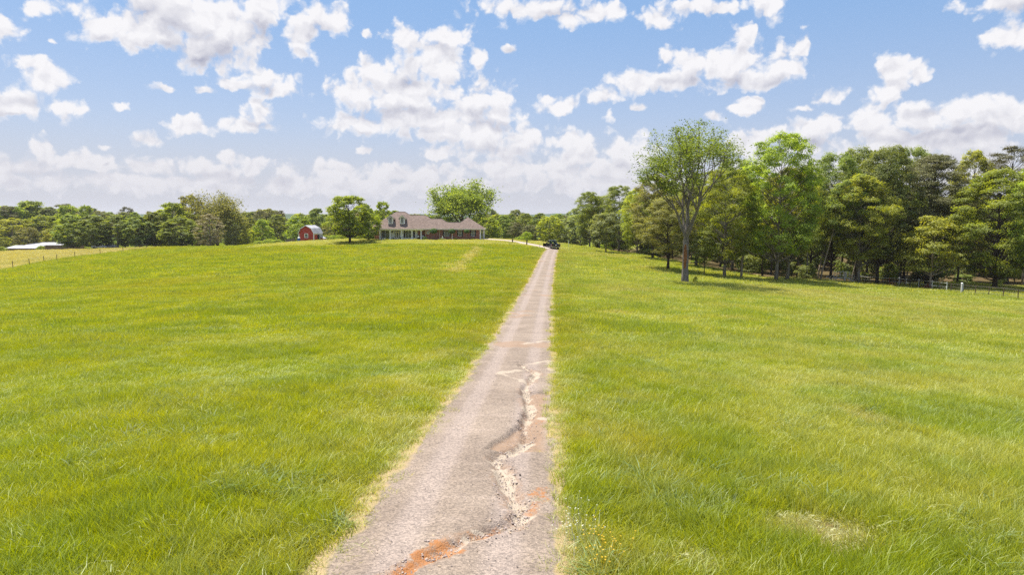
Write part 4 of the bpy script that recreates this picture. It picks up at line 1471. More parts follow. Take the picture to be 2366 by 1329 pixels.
rw = random.Random(5)
n_in = 0
placed = []
tries = 0
while n_in < 105 and tries < 6000:
    tries += 1
    x = rw.uniform(16, 150); y = rw.uniform(98, 205)
    if not in_poly(np.array([x]), np.array([y]), WOOD)[0]:
        continue
    if any(in_poly(np.array([x + dx]), np.array([y + dy]), WOOD)[0] == False for dx, dy in ((-4, 0), (0, -5), (-3, -4))):
        continue
    if x > y * 0.86:
        continue
    if any((x - a) ** 2 + (y - b) ** 2 < 3.2 ** 2 for a, b in placed):
        continue
    placed.append((x, y)); n_in += 1
    front = y < 128 + max(0, 40 - x) * 1.2
    key = rw.choice(['thin', 'thin', 'thin_b', 'thin_b', 'oak_d', 'pine_b'] if front else ['oak_a', 'oak_d', 'oak_b', 'oak_c', 'thin', 'pine_b'])
    p_top = 17.0 + rw.uniform(-1.5, 1.8)
    if x < 34:
        p_top = 13.5 + rw.uniform(-2, 1.0)
    back = y - np.interp(x, [14, 25, 33, 37, 50, 66, 80, 120, 170], [178, 153, 112, 101, 110, 118, 112, 98, 80])
    dep = 'just inside' if back < 14 else ('well inside' if back < 34 else 'far back in')
    plant(key, x, y, p_top, None if key != 'oak_d' else 5.2, f"{KINDW[key]} tree {dep} the wood behind {before(x, y, LAND)}", WG)
for i in range(46):
    t = rw.random()
    k = rw.choice(range(1, 8)); a = WOOD[k - 1]; b = WOOD[k]
    x = a[0] + (b[0] - a[0]) * t + rw.uniform(0.5, 10); y = a[1] + (b[1] - a[1]) * t + rw.uniform(1.5, 14)
    if x > y * .95:
        continue
    uu = 1183 + F * x / y
    if (1880 < uu < 2100 and y < 121) or (x > y * .83):
        continue
    key = rw.choice(['under', 'under', 'bushes'])
    h = rw.uniform(1.0, 3.2)
    plant(key, x, y, h, rw.uniform(1.0, 2.2), f"{'tall' if h > 2 else 'low'} {KINDW[key]} undergrowth shrub in the wood near {before(x, y, LAND)}", 'undergrowth shrubs of the wood')
for i in range(70):
    x = rw.uniform(14, 150); y = rw.uniform(125, 190)
    if x > y * .86 or not in_poly(np.array([x - 3]), np.array([y - 6]), WOOD)[0]:
        continue
    plant('under', x, y, rw.uniform(5.0, 6.5) if i % 2 else rw.uniform(3.2, 4.6), rw.uniform(2.6, 4.2), f"{'dark tall' if i % 2 else 'dark low'} thicket bush {'far back' if y > 158 else 'midway'} in the wood behind {before(x, y, LAND)}", 'dark thickets deep in the wood')

# row of trees beyond the drive, centre right
for key, u, Y, tv, hw, lab in [
    ('mid_b', 1128, 200, 502, 30, 'green tree just beyond the right end of the house'),
    ('mid_a', 1164, 214, 497, 30, 'mid green tree in the far row right of the house, second from it'),
    ('mid_p', 1193, 206, 514, 22, 'dark narrow evergreen in the far row behind the bend of the drive'),
    ('mid_p', 1226, 202, 520, 24, 'brownish dark evergreen behind the small orange bush'),
    ('mid_d', 1269, 192, 498, 33, 'yellow olive rounded tree behind the parked truck'),
    ('mid_g', 1304, 200, 506, 32, 'grey green tree right behind the parked truck'),
    ('mid_g', 1328, 210, 486, 30, 'tall grey green tree right of the parked truck'),
    ('mid_e', 1248, 235, 492, 30, 'dark green tree top behind the yellow olive tree'),
    ('mid_a', 1290, 245, 494, 30, 'green tree top peeping between the yellow olive and grey green trees'),
    ('mid_e', 1180, 238, 494, 28, 'dark green tree top second behind the far row'),
    ('mid_a', 1215, 245, 493, 30, 'rounded green tree top above the dark evergreens'),
    ('mid_b', 1146, 245, 495, 26, 'light green tree top above the right eave of the house'),
]:
    tree_px(key, u, Y, tv, hw, lab)
# around the house
tree_px('house', 1072, 192, 411, 76, 'large spreading tree with an airy crown behind the house roof', rz=1.0)
tree_px('yard', 806, 155, 452, 56, 'dense dark green tree on a short dark trunk on the lawn left of the house', rz=0.4)
tree_px('mid_b', 850, 163, 482, 30, 'smaller light green tree close against the left end of the house')
tree_px('mid_b', 884, 186, 465, 24, 'light green tree rising behind the left end of the house roof')
tree_px('mid_a', 912, 205, 486, 30, 'low green tree top behind the dormer ridge of the house')
tree_px('mid_b', 1036, 186, 500, 26, 'bright green bushy tree behind the middle of the house roof')
tree_px('mid_e', 1098, 205, 505, 30, 'dark tree under the airy crown behind the pointed roof')
tree_px('mid_e', 995, 215, 505, 20, 'dark tree top in the gap behind the stepped house roof')
# left of the house
for key, u, Y, tv, hw, lab in [
    ('mid_a', 160, 216, 496, 42, 'dense green tree at the left end of the dark tree row'),
    ('mid_e', 213, 212, 497, 44, 'second dense tree in the dark row beyond the hay field'),
    ('mid_a', 268, 215, 496, 44, 'third dense tree in the dark row, behind the parked cars'),
    ('mid_e', 318, 213, 500, 38, 'dark tree right of the parked cars in the dense row'),
    ('mid_a', 355, 217, 490, 40, 'dense green tree in the row left of the tallest tree'),
    ('mid_b', 397, 222, 468, 48, 'tall green tree with a lobed top left of the tallest tree'),
    ('mid_c', 440, 236, 452, 42, 'thin grey olive tree against the sky beside the tallest tree'),
    ('open_big', 497, 226, 436, 62, 'tallest tree of the left side, olive with a broad open crown'),
    ('mid_a', 417, 208, 502, 50, 'low broad green tree before the tallest left tree'),
    ('mid_f', 483, 204, 493, 36, 'rounded tree with pinkish brown foliage below the tallest left tree'),
    ('mid_c', 543, 222, 488, 32, 'olive tree on the right flank of the tallest left tree'),
    ('mid_b', 22, 330, 476, 45, 'green hill tree at the far left edge of the skyline'),
    ('mid_b', 70, 340, 464, 48, 'broad yellow green tree highest on the far left skyline'),
    ('mid_e', 112, 335, 478, 36, 'dark tree right of the highest far left skyline tree'),
    ('mid_p', 150, 362, 471, 32, 'dark pine standing above the left skyline'),
    ('mid_p', 292, 400, 478, 20, 'lone dark pine head on the left skyline above the dense row'),
    ('mid_d', 36, 285, 504, 48, 'yellow green tree low on the left hillside above the power pole'),
    ('mid_b', 104, 290, 498, 48, 'bright green tree on the left hillside behind the round olive one'),
    ('mid_c', 62, 262, 525, 30, 'small round olive tree behind the white metal roofs'),
    ('mid_d', 122, 268, 527, 28, 'small yellowish tree above the long white metal roof'),
    ('mid_b', 4, 265, 548, 22, 'small green tree at the left end of the white roofs'),
    ('mid_a', 575, 250, 503, 34, 'mid green tree first right of the tallest left tree group'),
    ('mid_b', 606, 244, 506, 28, 'bright green tree left of the barn in front of the hillside'),
    ('mid_a', 640, 262, 496, 34, 'green hillside tree behind and left of the barn'),
    ('mid_b', 690, 226, 499, 36, 'vivid green tree directly behind the red barn'),
    ('mid_e', 732, 268, 481, 34, 'dark tree top between the barn and the yard tree'),
    ('mid_c', 762, 230, 515, 24, 'olive tree right behind the barn roof end'),
    ('mid_d', 570, 232, 528, 24, 'low yellow green tree at the grass edge right of the brown tree'),
    ('mid_c', 612, 330, 482, 30, 'olive treetop on the hill skyline left of the barn'),
]:
    tree_px(key, u, Y, tv, hw, lab)
LAND2 = [(-330, 'the open hay field'), (-60, 'the left edge'), (31, 'the power pole'), (100, 'the white metal roofs'), (160, 'the dark row start'), (240, 'the parked cars'), (330, 'the dark tree row'), (400, 'the lobed green tree'), (490, 'the tallest left tree'),
         (560, 'the low yellow tree'), (615, 'the green shrubs'), (671, 'the wooden trough'), (716, 'the red barn'), (760, 'the little coop'), (806, 'the yard tree'), (860, 'the left house end'), (930, 'the dormers'), (990, 'the stepped roof'),
         (1072, 'the airy spreading tree'), (1130, 'the right house end'), (1180, 'the concrete drive'), (1226, 'the orange bush'), (1285, 'the parked truck'), (1330, 'the wood corner')]
rh = random.Random(11)
HG = 'trees of the wooded hillside far behind the pasture'
HLB = 'distant treetop in the wooded hillside far behind the pasture'
for i in range(135):
    u = rh.uniform(-120, 1330) if i < 120 else rh.uniform(-420, -100)
    Y = rh.uniform(300, 470)
    if 900 < u < 1100 and rh.random() < .75:
        continue
    tv = rh.gauss(490, 4.5) + (6 if u > 900 else 0)
    if u < 200: tv -= 10
    key = rh.choice(['mid_a', 'mid_b', 'mid_c', 'mid_e', 'mid_e', 'mid_p', 'mid_d'])
    spot = 'nearer slope' if Y < 350 else ('mid slope' if Y < 410 else 'top')
    tree_px(key, u, Y, tv, rh.uniform(22, 34), f"distant {KINDW[key]} tree on the far hillside's {spot} above {before((u - 1183) / F, 1, LAND2)}", HG)
# low shrubs
for i, (u, v, Y, h, rad) in enumerate([(603, 562, 186, 1.5, 2.2), (622, 560, 185, 1.9, 2.2), (641, 560, 184, 1.7, 2.0), (752, 555, 176, 1.8, 1.8), (772, 554, 176, 1.6, 2.0), (795, 553, 178, 1.8, 2.2), (828, 553, 176, 1.7, 2.0), (1203, 552, 172, 1.0, 1.6), (93, 572, 232, 1.9, 1.5), (4, 577, 228, 1.6, 1.8)]):
    p = at(u, v, Y)
    labs = ['bright green shrub furthest left of the barn by the grass edge', 'taller bright green shrub midway along the row left of the barn', 'bright green shrub nearest the wooden trough left of the barn',
            'bright shrub close against the small red coop', 'rounded shrub between the coop and the yard tree', 'low shrub behind the yard tree trunk', 'low shrub between the yard tree and the house', 'low green plant beside the small orange bush beyond the drive', 'low shrub growing before the joint of the two white metal roofs', 'low shrub at the left end of the near white metal roof']
    plant('bushes', p[0], Y, h, rad, labs[i])
p = at(1218, 555, 170)
root = plant('bushes', p[0], 170, 2.3, 1.5, 'small orange yellow bush beyond the concrete drive')
root.children[1].data = root.children[1].data.copy(); root.children[1].data.materials[0] = leaf_material('leaf_gold', (0.12, 0.10, 0.015), (0.24, 0.18, 0.03), .35)


# ------------------------------------------------------------------ distant hills
def hills():
    V = []; n = 260
    xs = np.linspace(-4100, 4100, n)
    prof = 4 + 16 + 12 * (fbm(xs, xs * 0, 700, 4, 3) - .35) + 10 * (fbm(xs, xs * 0 + 50, 90, 3, 8) - .5)
    rows = [(2600, -12 + 0 * xs), (2760, prof * .75), (2900, prof), (3300, prof * 1.05 + 2), (4000, -12 + 0 * xs)]
    for y, z in rows:
        V.append(np.stack([xs, y + 0 * xs, z], 1))
    ii = np.arange(len(rows) * n).reshape(len(rows), n)
    fcs = np.stack([ii[:-1, :-1], ii[:-1, 1:], ii[1:, 1:], ii[1:, :-1]], -1).reshape(-1, 4)
    m, nt, b = mat_new('hill_forest')
    tc = N(nt, 'ShaderNodeTexCoord')
    n1 = noise(nt, tc.outputs['Object'], 0.03, 6, 0.7)
    nt.links.new(mixc(nt, smooth(nt, n1, .35, .65), (0.025, 0.05, 0.02), (0.06, 0.09, 0.035)), b.inputs['Base Color'])
    b.inputs['Roughness'].default_value = 1.0; b.inputs['Specular IOR Level'].default_value = 0
    tag(link('hills', np_mesh('hills', np.concatenate(V), fcs, m, smooth_=True)), kind='structure')


hills()


# ------------------------------------------------------------------ house
HY = 166.0
HB = at(990, 553.6, HY)
HXO, HZ = -34.0, HB[2]
house = thing('brick_house', 'long red brick house with grey brown hipped roof, two dormers and white porch columns', 'house', (HXO, HY, HZ))
hu = lambda X: 860 + X / 8.45
hv = lambda Y: 470 + Y / 8.45


def hp(X, Y, yy):
    """house-local point for a place seen in the photo, yy metres behind the porch front"""
    p = at(hu(X), hv(Y), HY + yy)
    return p[0] - HXO, p[2] - HZ


EAVE_Z = hp(1000, 497, -0.5)[1]
TP = tan(R(37))


def roof_pt(X, Y, slope=TP, y0=-0.5, ze=None):
    ze = EAVE_Z if ze is None else ze
    d = raydir(hu(X), hv(Y)); sl = d[2] / d[1]
    Yw = (HZ + ze - (HY + y0) * slope - HC) / (sl - slope)
    p = d * (Yw / d[1]) + np.array([0, 0, HC])
    return (p[0] - HXO, Yw - HY, p[2] - HZ)


def build_house():
    # ---- roof: one front slope with the stepped ridge line, back slopes and hips behind it
    prof = [(-40, 468), (470, 165), (640, 165), (745, 231), (1040, 231), (1150, 301), (1350, 301), (1470, 370), (1725, 370), (1865, 268)]
    top = [roof_pt(*p) for p in prof]
    eL = (hp(-90, 497, -0.5)[0], -0.5, EAVE_Z); eR = (hp(2190, 497, -0.5)[0], -0.5, EAVE_Z)
    rf = MB()
    V = [eL] + top + [eR]
    rf.add(V, [tuple(range(len(V)))])
    # back slopes
    for i in range(len(top) - 1):
        a, b = top[i], top[i + 1]
        yb = 2 * max(a[1], b[1]) + 0.5
        rf.add([a, b, (b[0], 2 * b[1] + .5, EAVE_Z), (a[0], 2 * a[1] + .5, EAVE_Z)], [(0, 1, 2, 3)])
    ap = top[-1]
    rf.add([ap, eR, (eR[0], 2 * ap[1] + .5, EAVE_Z)], [(0, 1, 2)])
    rf.add([ap, (eR[0], 2 * ap[1] + .5, EAVE_Z), (ap[0], 2 * ap[1] + .5, EAVE_Z)], [(0, 1, 2)])
    rf.add([top[0], eL, (eL[0], 2 * top[0][1] + .5, EAVE_Z)], [(0, 1, 2)])
    rf.build('roof', M['shingle'], house)
    rc = MB()
    for i in range(0, len(top) - 1, 2):
        pass
    for i in range(1, len(top) - 1):
        a, b = np.array(top[i]), np.array(top[i + 1])
        rc.tube([a + (0, 0, .03), b + (0, 0, .03)], 0.05, 5)
    rc.build('ridge_cap', plain('ridge_cap', (0.14, 0.115, 0.108), 0.9), house)
    x0, x1 = eL[0], eR[0]
    fz = EAVE_Z
    MB().box(hp(120, 500, -.5)[0], x1, -0.56, -0.46, fz - 0.22, fz + 0.02).build('fascia', M['cream'], house)
    MB().box(x1 - 0.05, x1 + 0.05, -0.45, 9.0, fz - 0.22, fz + 0.02).build('fascia', M['cream'], house)
    MB().box(x0 + .1, x1 - .1, -0.44, 1.9, fz - 0.10, fz - 0.06).build('soffit', M['white'], house)
    xb = lambda X, yy: hp(X, 600, yy)[0]
    # ---- walls
    wall = MB()
    wall.box(xb(1042, .3), xb(2098, .3), 0.3, 8.6, -0.6, fz - .1)
    wall.box(xb(885, 1.5), xb(1042, .3) - .003, 1.5, 8.4, -0.6, fz - .1)
    wall.box(xb(20, 4), xb(168, 1.5) - .003, 4.0, 10.0, -0.6, fz - .1)
    wall.build('brick_wall', M['brick'], house)
    MB().box(xb(168, 1.5), xb(885, 1.5) - .003, 1.5, 8.3, -0.6, fz - .1).build('porch_wall', M['white'], house)
    MB().box(xb(118, 0) - .2, xb(1042, 0) - .02, -0.35, 1.49, -0.8, 0.02).build('porch_floor', M['concrete'], house)
    MB().box(xb(120, 0), xb(1000, 0), -0.12, 0.12, fz - .42, fz - .225).build('porch_beam', M['white'], house)
    MB().box(xb(140, 0), xb(162, 0), 0.14, 1.49, 0.02, fz - .43).build('side_panel', M['cream'], house)
    # ---- columns
    for X in (150, 350, 578, 775, 955):
        cx = xb(X, 0)
        c = MB()
        c.tube([(cx, 0, 0.30), (cx, 0, fz - .58)], [0.17, 0.145], 12)
        c.box(cx - .24, cx + .24, -.24, .24, 0.021, 0.16).box(cx - .20, cx + .20, -.20, .20, 0.162, 0.30)
        c.box(cx - .21, cx + .21, -.21, .21, fz - .578, fz - .421)
        c.build('column', M['white'], house)

    def window(X0, X1, Y0, Y1, yy, cols, rows, arch=0.0, sill=True):
        xa, zb = hp(X0, Y1, yy); xc, zt = hp(X1, Y0, yy)
        cx = (xa + xc) / 2; w = xc - xa
        poly = [(xa, zb), (xc, zb), (xc, zt - arch)]
        if arch:
            poly += [(cx + w / 2 * cos(t), zt - arch + arch * sin(t)) for t in np.linspace(.15, pi - .15, 9)]
        poly += [(xa, zt - arch)]
        p = MB().prism(poly, 'y', yy - .035, yy - .005).build('window', M['glass'], house)
        f = MB()
        t = 0.055
        f.box(xa - t, xa, yy - .07, yy - .002, zb - t, zt - arch); f.box(xc, xc + t, yy - .07, yy - .002, zb - t, zt - arch)
        f.box(xa, xc, yy - .07, yy - .002, zb - t, zb)
        if arch:
            pts = [(cx + (w / 2 + t / 2) * cos(th), yy - .036, zt - arch + (arch + t / 2) * sin(th)) for th in np.linspace(0, pi, 13)]
            f.tube(pts, 0.035, 5)
        else:
            f.box(xa, xc, yy - .07, yy - .002, zt, zt + t)
        f.build('window_frame', M['white'], p)
        g = MB()
        for i in range(1, cols):
            xx = xa + w * i / cols; k = .035 if (cols % 2 == 0 and i == cols // 2) else .014
            g.box(xx - k, xx + k, yy - .05, yy - .036, zb, zt - .02)
        for j in range(1, rows):
            z = zb + (zt - zb) * j / rows; k = .028 if j == rows // 2 else .013
            g.box(xa, xc, yy - .053, yy - .037, z - k, z + k)
        g.build('window_bars', M['white'], p)
        if sill:
            MB().box(xa - .12, xc + .12, yy - .12, yy - .002, zb - .15, zb - t - .003).build('sill', M['brick'] if yy < 1 else M['white'], p)
        return p

    def shutter(X0, X1, Y0, Y1, yy):
        xa, zb = hp(X0, Y1, yy); xc, zt = hp(X1, Y0, yy)
        s = MB().box(xa, xc, yy - .05, yy - .004, zb, zt)
        for k in range(12):
            z = zb + .05 + (zt - zb - .1) * k / 12
            s.box(xa + .04, xc - .04, yy - .065, yy - .052, z, z + .05)
        s.build('shutter', M['shutter'], house)
    window(198, 328, 515, 672, 1.5, 4, 5, 0.28)
    window(652, 772, 515, 672, 1.5, 4, 5, 0.28)
    shutter(172, 187, 530, 668, 1.5); shutter(617, 642, 530, 668, 1.5); shutter(800, 830, 528, 668, 1.5)
    window(1410, 1500, 530, 645, .3, 3, 4); shutter(1380, 1405, 530, 648, .3); shutter(1508, 1532, 530, 648, .3)
    window(1685, 1745, 528, 638, .3, 2, 4); shutter(1659, 1681, 528, 640, .3); shutter(1750, 1772, 528, 640, .3)
    window(1938, 2000, 526, 640, .3, 2, 4); shutter(1912, 1934, 526, 640, .3); shutter(2005, 2027, 526, 640, .3)
    # ---- front door with its dark arched transom and side lights
    xa, zb = hp(440, 690, 1.5); xc, zt = hp(545, 545, 1.5)
    MB().box(xa, xc, 1.40, 1.497, zb, zt).build('door_frame', M['white'], house)
    xd, xe = hp(465, 600, 1.5)[0], hp(520, 600, 1.5)[0]
    d = MB().box(xd, xe, 1.36, 1.398, zb + .02, zt - .06).build('door', M['cream'], house)
    MB().box(xd + .18, xe - .18, 1.345, 1.358, zb + .3, zt - .25).build('door_pane', M['glass'], d)
    MB().ball((xe - .07, 1.33, zb + 1.0), .035, 8, 5).build('door_handle', M['black'], d)
    for (a, b) in ((444, 458), (527, 541)):
        MB().box(hp(a, 600, 1.5)[0], hp(b, 600, 1.5)[0], 1.38, 1.398, zb + .1, zt - .08).build('side_light', M['glass'], house)
    cx = (xa + xc) / 2
    MB().prism([(cx + (xc - xa) / 2 * cos(t), zt + .02 + .42 * sin(t)) for t in np.linspace(0, pi, 14)], 'y', 1.42, 1.497).build('transom', M['shutter'], house)
    lx, lz = hp(395, 556, 1.5)
    lm = MB().box(lx - .09, lx + .09, 1.25, 1.40, lz - .2, lz + .14).box(lx - .05, lx + .05, 1.401, 1.498, lz, lz + .2)
    lm.prism([(lx - .12, lz + .142), (lx + .12, lz + .142), (lx, lz + .28)], 'y', 1.23, 1.42)
    lm.build('wall_lantern', M['black'], house)
    # ---- round window
    rx, rz_ = hp(1092, 570, .3)
    p = MB().prism([(rx + .30 * cos(t), rz_ + .30 * sin(t)) for t in np.linspace(0, 2 * pi, 20)[:-1]], 'y', .26, .296).build('round_window', M['glass'], house)
    fr = MB().tube([(rx + .36 * cos(t), .25, rz_ + .36 * sin(t)) for t in np.linspace(0, 2 * pi, 25)], .07, 6, False)
    fr.tube([(rx + .14 * cos(t), .25, rz_ + .14 * sin(t)) for t in np.linspace(0, 2 * pi, 17)], .03, 5, False)
    fr.box(rx - .3, rx + .3, .235, .255, rz_ - .02, rz_ + .02).box(rx - .02, rx + .02, .236, .254, rz_ - .3, rz_ + .3)
    fr.build('window_frame', M['white'], p)
    # ---- downspouts
    for X, zb_ in ((1040, .9), (1316, -.1)):
        x = xb(X, .2)
        MB().tube([(x, .2, zb_), (x, .2, fz - .5), (x, -.35, fz - .18)], .06, 6).build('downspout', M['cream'], house)
    # ---- right end: white corner board and the side porch posts
    MB().box(xb(2100, .3), xb(2100, .3) + .30, 0.24, 0.56, -.4, fz - .23).build('corner_post', M['white'], house)
    for yy in (3.4, 6.6):
        x = eR[0] - .35
        MB().box(x - .16, x + .16, yy - .16, yy + .16, -.4, fz - .23).build('corner_post', M['white'], house)
    MB().box(xb(2100, .3) - .8, eR[0] - .1, 0.6, 9, fz - .21, fz - .12).build('side_soffit', M['white'], house)
    # ---- dormers
    for Xc in (370, 597):
        dl, zbase = hp(Xc - 46, 397, 0), None
        f = roof_pt(Xc, 399)
        yf, zf = f[1] - .02, f[2]
        sc = (HY + yf) / F / 8.45
        x0d = (hu(Xc) - 1183) / F * (HY + yf) - HXO
        hw_ = 46 * sc; ze = zf + (397 - 278) * sc; zr = zf + (397 - 232) * sc
        yb = yf + (zr - zf) / TP + .6
        w = MB().prism([(x0d - hw_, zf - .3), (x0d + hw_, zf - .3), (x0d + hw_, ze), (x0d, zr), (x0d - hw_, ze)], 'y', yf, yb)
        dm = w.build('dormer', M['white'], house)
        ov = 24 * sc
        r_ = MB()
        for s in (-1, 1):
            sl = (zr - ze) / hw_
            e = (x0d + s * (hw_ + ov), ze - sl * ov)
            r_.prism([(x0d, zr + .02), e, (e[0], e[1] + .13), (x0d, zr + .16)], 'y', yf - .28, yb + .5)
        r_.build('dormer_roof', M['shingle'], dm)
        rk = MB()
        for s in (-1, 1):
            e = (x0d + s * (hw_ + ov), ze - sl * ov)
            rk.prism([(x0d, zr - .10), e, (e[0], e[1] + .15), (x0d, zr + .175)], 'y', yf - .34, yf - .285)
            rk.box(e[0] - .16 if s > 0 else e[0] - .03, e[0] + .03 if s > 0 else e[0] + .16, yf - .27, yf + 1.5, e[1] - .10, e[1] + .04)
        rk.build('rake_board', M['cream'], dm)
        ww = 24 * sc; wb = zf + 18 * sc; wt = zf + 100 * sc
        MB().prism([(x0d - ww, wb), (x0d + ww, wb)] + [(x0d + ww * cos(t), wt + ww * sin(t)) for t in np.linspace(0, pi, 11)], 'y', yf - .05, yf - .004).build('dormer_window', M['glass'], dm)
        b = MB().box(x0d - .02, x0d + .02, yf - .075, yf - .052, wb, wt + ww)
        for k in range(1, 5):
            z = wb + (wt - wb) * k / 4
            b.box(x0d - ww, x0d + ww, yf - .073, yf - .054, z - .015, z + .015)
        b.tube([(x0d - ww - .03, yf - .05, wb)] + [(x0d + (ww + .03) * cos(t), yf - .05, wt + (ww + .03) * sin(t)) for t in np.linspace(pi, 0, 11)] + [(x0d + ww + .03, yf - .05, wb)], .04, 5)
        b.box(x0d - ww - .1, x0d + ww + .1, yf - .1, yf - .003, wb - .09, wb - .003)
        b.build('dormer_frame', M['white'], dm)


build_house()


def wpos(X, Y, yy):
    p = at(hu(X), hv(Y), HY + yy)
    return p


# topiaries, shrubs and porch things
def topiary(X, Yc, r, rz_, label, white=False):
    p = wpos(X, Yc, -1.6)
    g = gz(p[0], HY - 1.6)
    k = (HY - 1.6) / F / 8.45
    t = thing('topiary_tree', label, 'topiary', (p[0], HY - 1.6, g), 0, 'clipped topiary trees before the brick wall')
    zc = p[2] - g
    st = MB().tube([(0, 0, -.2), (.01, 0, zc - rz_ * k * .5)], [.07, .05], 7)
    st.build('stem', M['white'] if white else M['bark'], t)
    r0 = np.random.default_rng(int(X))
    n = 2600
    d = unit(r0, n)
    rr = np.where(d[:, 2] < 0, 0.62, 1.0)
    P = d * np.array([r * k, r * k, rz_ * k]) * (0.90 + .12 * r0.random((n, 1))); P[:, 2] *= rr
    P[:, 2] += zc
    me = leaf_mesh('crown', P, 0.13, .6, r0, M['bush'], up=.3, outward=d)
    link('crown', me, t)
    core = MB().ball((0, 0, zc), (r * k * .86, r * k * .86, rz_ * k * .6), 12, 8).build('inner_foliage', M['bush'], t)


topiary(1197, 548, 74, 62, 'largest clipped round topiary right of the round window')
topiary(1560, 552, 64, 55, 'clipped round topiary on a white stem between two windows', True)
topiary(1845, 553, 56, 44, 'smallest mushroom shaped topiary between the two right windows')


def dome_shrub(X, Y, r, h, label, yy=-1.2, mat='bush'):
    p = wpos(X, Y, yy); g = gz(p[0], HY + yy); k = (HY + yy) / F / 8.45
    t = thing('shrub', label, 'shrub', (p[0], HY + yy, g - .05))
    r0 = np.random.default_rng(int(X) + 3)
    n = 1200; d = unit(r0, n); d[:, 2] = np.abs(d[:, 2])
    P = d * np.array([r * k, r * k, h * k]) * (0.6 + .45 * r0.random((n, 1)))
    link('foliage', leaf_mesh('foliage', P, 0.15, .6, r0, M[mat], up=.3, outward=d), t)
    MB().tube([(0, 0, -.1), (0, 0, h * k * .6)], .04, 5).build('stem', M['bark'], t)


dome_shrub(1030, 695, 48, 62, 'dark green shrub at the right end of the porch')
dome_shrub(1350, 690, 34, 40, 'low grey green shrub under the first right window', mat='leaf_dark')
dome_shrub(1622, 690, 36, 42, 'dark purplish low shrub between the white stem and the middle window', mat='leaf_dark')
dome_shrub(1966, 690, 36, 32, 'low dark shrub under the last right window')
dome_shrub(295, 700, 24, 62, 'small yellow green plant before the left porch window', yy=-.8, mat='leaf_yellow')
dome_shrub(410, 692, 16, 34, 'potted dark plant left of the front door', yy=.8)
dome_shrub(548, 692, 14, 34, 'potted dark plant right of the front door', yy=.8)


def porch_chair(X, label):
    p = wpos(X, 690, .8)
    t = thing('porch_chair', label, 'chair', (p[0], HY + .8, HZ + .02), 0, 'dark porch chairs with white cushions')
    for sx in (-.24, .24):
        for sy in (-.22, .22):
            MB().tube([(sx, sy, 0), (sx, sy, .42)], .03, 5).build('leg', M['black'], t)
    MB().box(-.28, .28, -.26, .28, .421, .47).build('seat', M['black'], t)
    MB().box(-.28, .28, .24, .30, .472, 1.05).build('backrest', M['black'], t)
    MB().box(-.22, .22, .10, .235, .50, .92).build('cushion', M['white'], t)
    for sx in (-.29, .29):
        MB().box(sx - .03, sx + .03, -.24, .22, .66, .70).build('armrest', M['black'], t)


porch_chair(897, 'dark porch chair with a white cushion left of the last column')
porch_chair(990, 'dark porch chair with a white cushion right of the last column')


def garden_statue():
    p = wpos(1372, 690, -1.0); g = gz(p[0], HY - 1.0)
    t = thing('garden_statue', 'small white garden ornament by the shrub under the first right window', 'statue', (p[0], HY - 1, g))
    MB().box(-.16, .16, -.16, .16, -.1, .18).build('base', M['white'], t)
    MB().tube([(0, 0, .182), (0, 0, .5), (.02, 0, .75), (0, 0, .95)], [.13, .15, .10, .05], 9).build('figure', M['white'], t)
    MB().ball((0.16, -.05, .42), (.14, .1, .07), 8, 5).build('wing', M['white'], t)


garden_statue()


# ------------------------------------------------------------------ barn and yard things
def barn():
    base = at(716, 557.5, 171)
    g = gz(base[0], 172.5)
    t = thing('barn', 'small red barn shed with a white gambrel roof and white trim', 'barn', (base[0] - .9, 171.2, g), R(-11))
    W, L = 2.0, 4.6
    e, kx, kz, a = 2.30, 1.36, 3.50, 4.22
    prof = [(-W, -.5), (W, -.5), (W, e), (kx, kz), (0, a), (-kx, kz), (-W, e)]
    MB().prism(prof, 'y', 0, L).build('wall', M['barn_red'], t)
    o = .17
    pr = [(-W - o, e - .12), (-kx - .05, kz + .04), (0, a + .05), (kx + .05, kz + .04), (W + o, e - .12)]
    for i in range(4):
        p, q = pr[i], pr[i + 1]
        MB().prism([p, q, (q[0], q[1] + .09), (p[0], p[1] + .09)], 'y', -.25, L + .25).build('roof', M['roof_metal'], t)
    tr = MB()
    for i in range(4):
        p, q = pr[i], pr[i + 1]
        tr.prism([(p[0], p[1] - .06), (q[0], q[1] - .06), (q[0], q[1] + .10), (p[0], p[1] + .10)], 'y', -.31, -.255)
    for sx in (-1, 1):
        tr.box(sx * W - .10, sx * W + .10, -.05, -.003, -.4, e - .1)
    tr.box(W + .003, W + .05, .0, .14, -.4, e - .2); tr.box(W + .003, W + .05, L - .14, L, -.4, e - .2)
    tr.box(W + .003, W + .06, .142, L - .142, e - .30, e - .12)
    tr.build('trim', M['white'], t)
    w = MB().box(-.36, .36, -.03, -.002, 1.32, 2.15).build('window', M['glass'], t)
    f = MB().box(-.50, -.362, -.06, -.004, 1.2, 2.29).box(.362, .50, -.06, -.004, 1.2, 2.29).box(-.36, .36, -.06, -.004, 1.2, 1.318).box(-.36, .36, -.06, -.004, 2.152, 2.29).box(-.36, .36, -.055, -.032, 1.69, 1.78)
    f.build('window_frame', M['white'], w)
    # white door standing open on the side
    MB().box(W + .01, W + .03, 1.9, 2.75, .0, 2.0).build('doorway', M['shutter'], t)
    dr = MB().box(0, .05, 0, .95, .05, 2.02).build('door', plain('grey_door', (.42, .43, .42), .6), t, loc=(W + .06, 2.75, 0))
    dr.rotation_euler = (0, 0, R(-75))
    MB().ball((.08, .85, 1.0), .04, 6, 4).build('door_handle', M['black'], dr)


barn()


